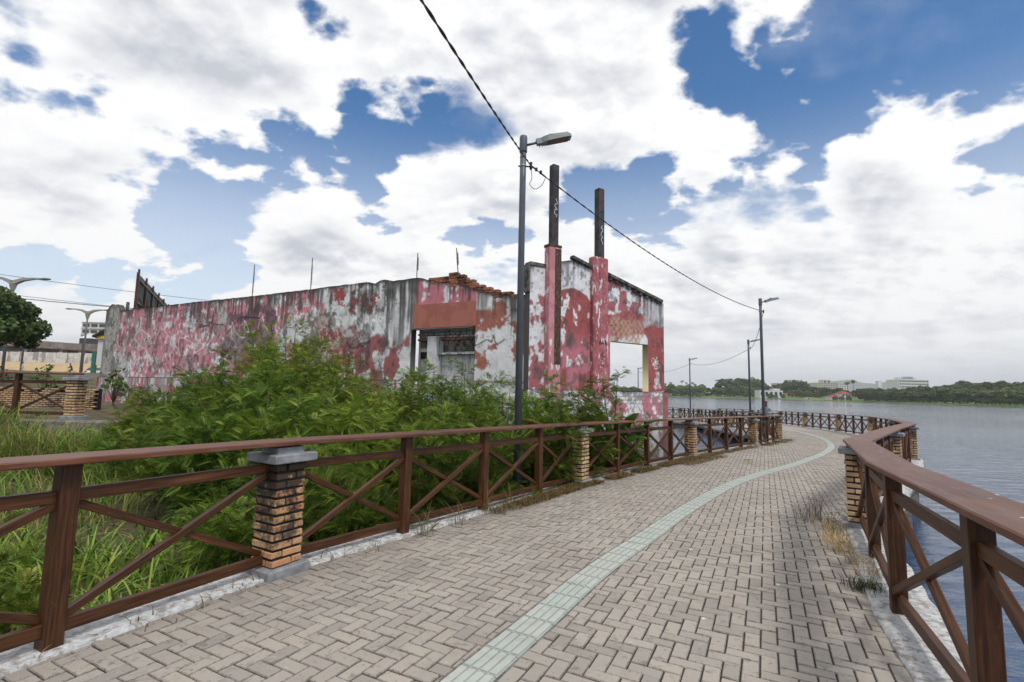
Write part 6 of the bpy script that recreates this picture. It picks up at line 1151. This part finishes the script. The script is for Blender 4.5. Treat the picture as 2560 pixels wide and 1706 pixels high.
# buildings of the far shore
M_PALE = plain('pale_render', srgb(186, 180, 168), 0.85, var=0.07); M_WHT = plain('white_render', srgb(208, 208, 208), 0.8, var=0.05); M_REDROOF = painted('red_tile_roof', srgb(158, 72, 60), srgb(138, 60, 52), srgb(170, 90, 74), 0.6, 0.5, 0.2); M_BLUE = plain('blue_sign_letters', srgb(40, 110, 170), 0.6, var=0.05)
def block(name, label, px0, px1, d, py_top, py_bot, depth, mat, floors, cols, cat='building', roof=None, win=0.55):
    hz = lambda p: 949.5 + 0.02109 * p; x0, x1 = (px0 - 1280) / 1215 * d, (px1 - 1280) / 1215 * d; zt = 1.56 + (hz((px0 + px1) / 2) - py_top) / 1215 * d; zb = 1.56 + (hz((px0 + px1) / 2) - py_bot) / 1215 * d; xc = (x0 + x1) / 2
    t = thing(name, label, cat, (xc, d, zb)); MB().box((xc, d + depth / 2, (zt + zb) / 2 - 2), (x1 - x0, depth, zt - zb + 4), ch=0.05).build('wall', mat, t); fh = (zt - zb) / max(1, floors); cw = (x1 - x0) / max(1, cols)
    for f in range(floors):
        for c in range(cols): w = MB().box((x0 + (c + .5) * cw, d - 0.02, zb + (f + .55) * fh), (cw * win, 0.3, fh * .5), ch=0).build('window', M_GLASS, t)
    if roof: e = 0.6; MB().add([(x0 - e, d - e, zt), (x1 + e, d - e, zt), (x1 + e, d + depth + e, zt), (x0 - e, d + depth + e, zt), (xc - (x1 - x0) * .25, d + depth / 2, zt + roof), (xc + (x1 - x0) * .25, d + depth / 2, zt + roof)], [(0, 1, 5, 4), (1, 2, 5), (2, 3, 4, 5), (3, 0, 4), (3, 2, 1, 0)]).build('roof', M_REDROOF, t)
    else: MB().box((xc, d + depth / 2, zt + 0.15), (x1 - x0 + .4, depth + .4, .3), ch=0.03).build('parapet', mat, t)
    return t, x0, x1, zt, d
block('white_villa', 'flat-roofed white villa on the far waterfront behind the lamp posts', 1899, 1957, 486, 977, 994, 10, M_WHT, 1, 5, 'house'); block('white_villa', 'small white upper storey beside the flat-roofed villa', 1934, 1950, 492, 973, 990, 8, M_WHT, 1, 2, 'house'); block('garden_wall', 'low brown garden wall at the waterline left of the white villa', 1840, 1857, 500, 990, 997, 2, M_HOUSE, 0, 0, 'wall')
block('red_roof_villa', 'low wing of the red-roofed waterfront villa', 2078, 2112, 408, 993, 1001, 9, M_WHT, 1, 4, 'house', 1.8); block('red_roof_villa', 'two-storey red-roofed waterfront villa', 2104, 2126, 404, 985, 1001, 9, M_WHT, 2, 3, 'house', 2.0); block('boat_house', 'small white boat house at the far waterline', 2016, 2025, 440, 995, 1000, 4, M_WHT, 1, 1, 'house'); block('terracotta_roof_house', 'low house with orange roof right of the white villa', 1968, 2000, 500, 986, 994, 10, M_PALE, 1, 4, 'house', 1.6); block('terracotta_roof_house', 'low house with orange roof under the apartment blocks', 2030, 2052, 480, 986, 996, 10, M_PALE, 1, 3, 'house', 1.6)
block('apartment_block', 'pale apartment block rising over trees, left of the mountains', 1980, 2005, 720, 951, 975, 20, M_PALE, 4, 4); block('apartment_block', 'long pale apartment block in the middle of the far shore', 2003, 2055, 700, 959, 978, 18, M_PALE, 4, 9); block('apartment_block', 'tallest pale apartment block, second from the mountains', 2046, 2094, 660, 958, 985, 18, M_PALE, 6, 8); block('apartment_block', 'stair tower on the tallest pale apartment block', 2058, 2077, 668, 951, 960, 10, M_PALE, 1, 2); block('apartment_block', 'pale apartment block nearest the two tall palms', 2092, 2122, 680, 959, 980, 18, M_WHT, 4, 5); block('apartment_block', 'low pale block peeking over the dark trees', 1942, 1972, 700, 959, 968, 15, M_PALE, 2, 5)
block('water_tower', 'slim white water tower before the mountains', 2196, 2204, 520, 954, 975, 4, M_WHT, 0, 0, 'tower')
t, x0, x1, zt, d = block('university_building', 'white office building with a blue rooftop sign over the trees', 2248, 2322, 470, 951, 972, 16, M_WHT, 3, 12, 'building', None, 0.62)
MB().box(((x0 + x1) / 2 - 2.5, d + 7, zt + 1.3), ((x1 - x0) * .55, 8, 2.8), ch=0.03).build('penthouse', M_WHT, t); MB().box((x0 + 8.5, d + 0.2, zt + 1.9), (10.5, 0.25, 3.2), ch=0.02).build('sign_board', M_WHT, t); text_mesh('sign_letters', 'UniATENEU', 2.15, facing(x0 + 8.5, d - 0.12, zt + 1.9), M_BLUE, t, 0.05, 0.03)
o = MB().tube([(bearing(2005, 700), 700, 10), (bearing(2005, 700), 700, 27)], 0.25, 6); tb = o.build('antenna_mast', M_GALV); tag(tb, 'thin antenna mast above the pale apartment blocks', 'mast', None, 'thing')
# roofs seen through the window opening of the ruin
for k, (a, b, lab) in enumerate(((1535, 1560, 'left'), (1562, 1590, 'middle'), (1592, 1616, 'right'))): block('shore_cottage', 'tiny orange-roofed house seen through the window opening, %s one' % lab, a, b, 590, 975.5, 981, 8, M_PALE, 1, 3, 'house', 2.0)
# mountains
def hills():
    K = 1.35
    r = np.random.default_rng(4); px = np.arange(1200, 2700, 4.0); D = 4000; prof = 8 + 26 * np.exp(-((px - 2130) / 34) ** 2) + 20 * np.exp(-((px - 2080) / 28) ** 2) + 17 * np.exp(-((px - 2185) / 30) ** 2) + 20 * np.exp(-((px - 2225) / 24) ** 2) + 14 * np.exp(-((px - 2020) / 26) ** 2) + 8 * np.exp(-((px - 2280) / 40) ** 2); prof = prof + 5 * (fbm(px / 16, px * 0, 9, 4) - .5); V = []
    for p, h in zip(px, prof):
        x = bearing(p, D); zc = max(2, h * K - 2) / 1215 * D
        V += [(x, D - 500, 0), (x * 0.97, D - 220, zc * .55 * (0.8 + 0.4 * float(fbm(p / 9, 3.0, 12, 3)))), (x, D, zc), (x, D + 400, -2)]
    F = [(4 * i + k, 4 * i + 4 + k, 4 * i + 5 + k, 4 * i + 1 + k) for i in range(len(px) - 1) for k in range(3)]
    o = np_mesh('hills', V, F, plain('forested_hill', srgb(70, 86, 58), 0.95, var=0.25, scale=0.01), smooth=True); o['kind'] = 'structure'
hills()
# reeds at the waterline
r = np.random.default_rng(8); P = []
for px in np.linspace(1500, 2700, 2600): x, y = shore(px, rt.uniform(0, 6)); P.append((x + rt.uniform(-1, 1), y, WZ))
V, F, c = blades(np.array(P), 1.3, 0.16, 0.5, r, 0.1, 2, np.array([srgb(112, 140, 66), srgb(92, 120, 54), srgb(130, 150, 82)])); stuff('shore_reeds', 'bright green reeds along the far waterline', 'reeds', V, F, c, M_GRASS)
# ------------------------------------------------------------------ people and car
def person(label, loc, rz, pose, cols, extra=None, scale=1.0):
    """one skinned figure; pose is a dict of joint positions in metres (x right, y forward, z up), feet at z = 0"""
    t = thing('person', label, 'person', loc, None, rz)
    J = ['pelvis', 'waist', 'chest', 'neck', 'head0', 'head1', 'lsh', 'lel', 'lwr', 'lha', 'rsh', 'rel', 'rwr', 'rha', 'lhip', 'lkn', 'lan', 'ltoe', 'rhip', 'rkn', 'ran', 'rtoe']
    R = dict(pelvis=.15, waist=.135, chest=.165, neck=.058, head0=.085, head1=.095, lsh=.07, lel=.048, lwr=.034, lha=.04, rsh=.07, rel=.048, rwr=.034, rha=.04, lhip=.095, lkn=.062, lan=.045, ltoe=.04, rhip=.095, rkn=.062, ran=.045, rtoe=.04)
    E = [('pelvis', 'waist'), ('waist', 'chest'), ('chest', 'neck'), ('neck', 'head0'), ('head0', 'head1'), ('chest', 'lsh'), ('lsh', 'lel'), ('lel', 'lwr'), ('lwr', 'lha'), ('chest', 'rsh'), ('rsh', 'rel'), ('rel', 'rwr'), ('rwr', 'rha'), ('pelvis', 'lhip'), ('lhip', 'lkn'), ('lkn', 'lan'), ('lan', 'ltoe'), ('pelvis', 'rhip'), ('rhip', 'rkn'), ('rkn', 'ran'), ('ran', 'rtoe')]
    me = bpy.data.meshes.new('body'); me.from_pydata([Vector(pose[j]) * scale for j in J], [(J.index(a), J.index(b)) for a, b in E], []); o = link('body', me, None, t)
    sk = o.modifiers.new('Skin', 'SKIN'); lay_ = me.skin_vertices[0] if me.skin_vertices else None
    if lay_ is None:
        bm = bmesh.new(); bm.from_mesh(me); bm.verts.layers.skin.verify(); bm.to_mesh(me); bm.free(); lay_ = me.skin_vertices[0]
    for i, j in enumerate(J): s = R[j] * scale; lay_.data[i].radius = (s * (1.25 if j in ('chest', 'waist', 'pelvis') else 1), s * (0.85 if j in ('chest', 'waist', 'pelvis') else 1)); lay_.data[i].use_root = (i == 0)
    sub = o.modifiers.new('Subdivision', 'SUBSURF'); sub.levels = 2; sub.render_levels = 2; sk.use_smooth_shade = True
    m = MT('clothes_' + label.split()[0] + str(len(MATS))); sx = m.nd('ShaderNodeSeparateXYZ'); m.L.new(m.co('Object'), sx.inputs[0]); c = m.ramp(m.ma('DIVIDE', sx.outputs[2], 1.85 * scale), [(p, srgb(*k)) for p, k in cols], 'CONSTANT')
    if extra == 'stripes':
        st = m.ma('SINE', m.ma('MULTIPLY', sx.outputs[2], 95.0)); msk = m.ma('MULTIPLY', m.mr(st, -.2, .2, 0, .45), m.ma('MULTIPLY', m.mr(sx.outputs[2], 0.88, 0.92), m.mr(sx.outputs[2], 1.40, 1.36))); c = m.mix(msk, c, srgb(84, 88, 104))
    m.set(c, 0.8); me.materials.append(m.m); return t
SKIN = (128, 84, 64)
lean = dict(pelvis=(0, 0, .93), waist=(0, .06, 1.10), chest=(0, .16, 1.32), neck=(0, .20, 1.50), head0=(0, .23, 1.57), head1=(0, .25, 1.68), lsh=(-.19, .16, 1.40), lel=(-.30, .26, 1.16), lwr=(-.14, .44, 1.19), lha=(-.06, .50, 1.18), rsh=(.19, .16, 1.40), rel=(.30, .26, 1.16), rwr=(.14, .44, 1.19), rha=(.06, .50, 1.18), lhip=(-.10, -.02, .88), lkn=(-.11, -.02, .48), lan=(-.11, -.08, .09), ltoe=(-.12, .10, .04), rhip=(.10, -.02, .88), rkn=(.11, .02, .48), ran=(.11, -.02, .09), rtoe=(.12, .16, .04))
px_, py_ = 13.95, 26.75
p1 = person('man in a grey striped shirt and cap leaning on the railing at the bend', (px_, py_, dz(px_, py_)), math.atan2(-py_ + 1.5, -px_) - PI / 2, lean, [(0, (40, 40, 46)), (.04, (60, 62, 72)), (.52, (150, 154, 166)), (.795, SKIN)], 'stripes', 1.03)
hd_ = MB(); hd_.ell((0, .26, 1.775), (.10, .12, .062), 12, 6); hd_.beam((0, .32, 1.755), (0, .44, 1.735), .15, .015, (0, 0, 1), .004); hd_.build('cap', plain('dark_red_cap', srgb(96, 44, 40), .8, var=.1), p1, True)
walk_ = dict(pelvis=(0, 0, .93), waist=(0, .01, 1.10), chest=(0, .02, 1.32), neck=(0, .03, 1.50), head0=(0, .05, 1.57), head1=(0, .05, 1.68), lsh=(-.19, .02, 1.41), lel=(-.25, -.06, 1.13), lwr=(-.24, .10, .92), lha=(-.24, .15, .86), rsh=(.19, .02, 1.41), rel=(.25, .02, 1.12), rwr=(.25, .14, .88), rha=(.25, .18, .82), lhip=(-.10, 0, .88), lkn=(-.11, .16, .50), lan=(-.11, .22, .09), ltoe=(-.12, .38, .05), rhip=(.10, 0, .88), rkn=(.11, .02, .48), ran=(.11, -.26, .12), rtoe=(.12, -.12, .04))
g = lambda x, y: float(ground_z(np.array([x]), np.array([y]))[0]) + 0.10
p2 = person('man in pale shirt and shorts walking on the far street at left', (-76.2, 76.0, g(-76.2, 76)), 2.6, walk_, [(0, (60, 56, 54)), (.04, SKIN), (.27, (176, 170, 166)), (.52, (190, 188, 186)), (.795, SKIN)], None, 1.0)
h = MB(); h.ell((0, .05, 1.735), (.095, .105, .075), 10, 6); h.build('hair', M_BLACK, p2, True)
ride = dict(lean); p3 = person('rider in dark clothes on a bicycle on the far street', (-69.0, 76.5, g(-69, 76.5) + 0.14), 1.9, {**lean, 'lkn': (-.12, .26, .62), 'lan': (-.12, .10, .28), 'ltoe': (-.12, .24, .22), 'rkn': (.12, .22, .56), 'ran': (.12, .16, .14), 'rtoe': (.12, .32, .10), 'lwr': (-.20, .50, 1.05), 'lha': (-.20, .56, 1.03), 'rwr': (.20, .50, 1.05), 'rha': (.20, .56, 1.03)}, [(0, (36, 34, 36)), (.5, (44, 42, 44)), (.795, (96, 64, 50))])
h = MB(); h.ell((0, .25, 1.735), (.095, .105, .075), 10, 6); h.build('hair', M_BLACK, p3, True)
bk = thing('bicycle', 'dark bicycle under the rider on the far street', 'bicycle', (-69.0, 76.5, g(-69, 76.5)), None, 1.9)
for yy in (-.45, .58): w = MB(); w.tube([(0, yy + .33 * math.cos(a), .34 + .33 * math.sin(a)) for a in np.linspace(0, 2 * PI, 21)], .022, 5, cap=False); w.build('wheel', M_BLACK, bk)
fr = MB(); [fr.tube(s, .018, 5) for s in (((0, -.45, .34), (0, .05, .32), (0, .45, .85)), ((0, .05, .32), (0, -.12, .90)), ((0, -.12, .85), (0, .45, .85), (0, .58, .34)), ((0, -.45, .34), (0, -.12, .85)), ((-.25, .42, 1.0), (.25, .42, 1.0)), ((0, .45, .85), (0, .42, 1.0)))]; fr.build('frame', M_STEEL, bk); MB().box((0, -.14, .93), (.14, .26, .05), ch=.02).build('saddle', M_BLACK, bk)
def car(x, y, z, rz, label):
    t = thing('parked_car', label, 'car', (x, y, z), None, rz); mp = plain('white_car_paint', srgb(214, 216, 218), .25, 0, .04); sec = [(-2.1, .62, .42, .62), (-2.02, .80, .30, .86), (-1.5, .86, .25, .93), (-.6, .87, .24, .95), (.6, .87, .24, .95), (1.5, .84, .26, .88), (2.0, .74, .30, .74), (2.12, .55, .42, .60)]; V = []; F = []
    for yy, w, z0, z1 in sec: V += [(-w, yy, z0), (w, yy, z0), (w * 1.0, yy, (z0 + z1) / 2 + .1), (w * .92, yy, z1), (-w * .92, yy, z1), (-w, yy, (z0 + z1) / 2 + .1)]
    for i in range(len(sec) - 1):
        for k in range(6): j = (k + 1) % 6; F.append((6 * i + k, 6 * i + j, 6 * i + 6 + j, 6 * i + 6 + k))
    F += [tuple(reversed(range(6))), tuple(6 * (len(sec) - 1) + k for k in range(6))]; mb = MB(); mb.add(V, F); mb.build('body', mp, t, False)
    gs = [(-1.75, .78, .93, .95), (-1.15, .66, .92, 1.40), (.25, .66, .92, 1.44), (1.05, .78, .92, .95)]; V = []; F = []
    for yy, w, z0, z1 in gs: V += [(-.80, yy, z0), (.80, yy, z0), (w, yy, z1), (-w, yy, z1)]
    for i in range(3):
        for k in range(4): j = (k + 1) % 4; F.append((4 * i + k, 4 * i + j, 4 * i + 4 + j, 4 * i + 4 + k))
    mb = MB(); mb.add(V, F); mb.build('glasshouse', M_GLASS, t); MB().box((0, -.45, 1.43), (1.28, 1.35, .05), ch=.02).build('roof_panel', mp, t)
    for sx in (-1, 1):
        for yy in (-1.3, 1.3): w = MB(); w.tube([(sx * .72, yy, .31), (sx * .90, yy, .31)], .31, 14); wo = w.build('wheel', M_BLACK, t); MB().tube([(sx * .89, yy, .31), (sx * .915, yy, .31)], .19, 10).build('rim', M_GALV, wo)
        MB().box((sx * .62, -2.04, .72), (.32, .12, .22), ch=.02).build('tail_light', plain('red_lens', srgb(150, 30, 30), .3, var=.1) if 'red_lens' not in MATS else MATS['red_lens'], t)
    MB().box((0, -2.12, .60), (.42, .03, .13), ch=.005).build('number_plate', M_FRAME, t); MB().box((0, -2.08, .40), (1.5, .1, .14), ch=.03).build('bumper', M_BLACK, t)
car(-67.0, 79.0, g(-67, 79), 0.25, 'small white car on the far street just left of the ruin')
# ------------------------------------------------------------------ litter
def leaf_litter(name, label, cat, x, y, z, sx, sy, col, seed):
    rn = random.Random(seed); n = 9; mb = MB(); V = [(x, y, z + .012)] + [(x + sx * math.cos(a) * rn.uniform(.7, 1.1), y + sy * math.sin(a) * rn.uniform(.7, 1.1), z + rn.uniform(.004, .03)) for a in np.linspace(0, 2 * PI, n, endpoint=False)]; mb.add(V, [(0, 1 + i, 1 + (i + 1) % n) for i in range(n)]); m = plain(name + '_tone', col, .8, var=.15); o = mb.build(name, m); tag(o, label, cat, None, 'thing')
leaf_litter('fallen_leaf', 'dry tan leaf lying on the paving before the bend', 'leaf', 6.9, 14.3, dz(6.9, 14.3) + .004, .13, .09, srgb(196, 164, 116), 3); leaf_litter('crumpled_wrapper', 'white and red wrapper in the weeds behind the near left post', 'litter', -4.3, 4.35, float(ground_z(np.array([-4.3]), np.array([4.35]))[0]) + .12, .09, .06, srgb(206, 200, 200), 5); leaf_litter('plastic_sheet', 'pale plastic sheet on the rubble behind the old terrace railing', 'litter', -12.2, 12.75, ZT + .1, .28, .12, srgb(196, 206, 208), 6)
# ------------------------------------------------------------------ the air: one box of even haze round everything
hz_ = MB(); hz_.box((700, 700, 98), (8200, 8200, 212), ch=0); hm = bpy.data.materials.new('lagoon_haze'); hm.use_nodes = True; hn = hm.node_tree; hn.nodes.remove(hn.nodes['Principled BSDF'])
pv = hn.nodes.new('ShaderNodeVolumePrincipled'); pv.inputs['Color'].default_value = (0.93, 0.96, 1.0, 1); pv.inputs['Density'].default_value = 0.00022; pv.inputs['Anisotropy'].default_value = 0.2; hn.links.new(pv.outputs[0], hn.nodes['Material Output'].inputs['Volume'])
ho = hz_.build('haze', hm); ho['kind'] = 'stuff'
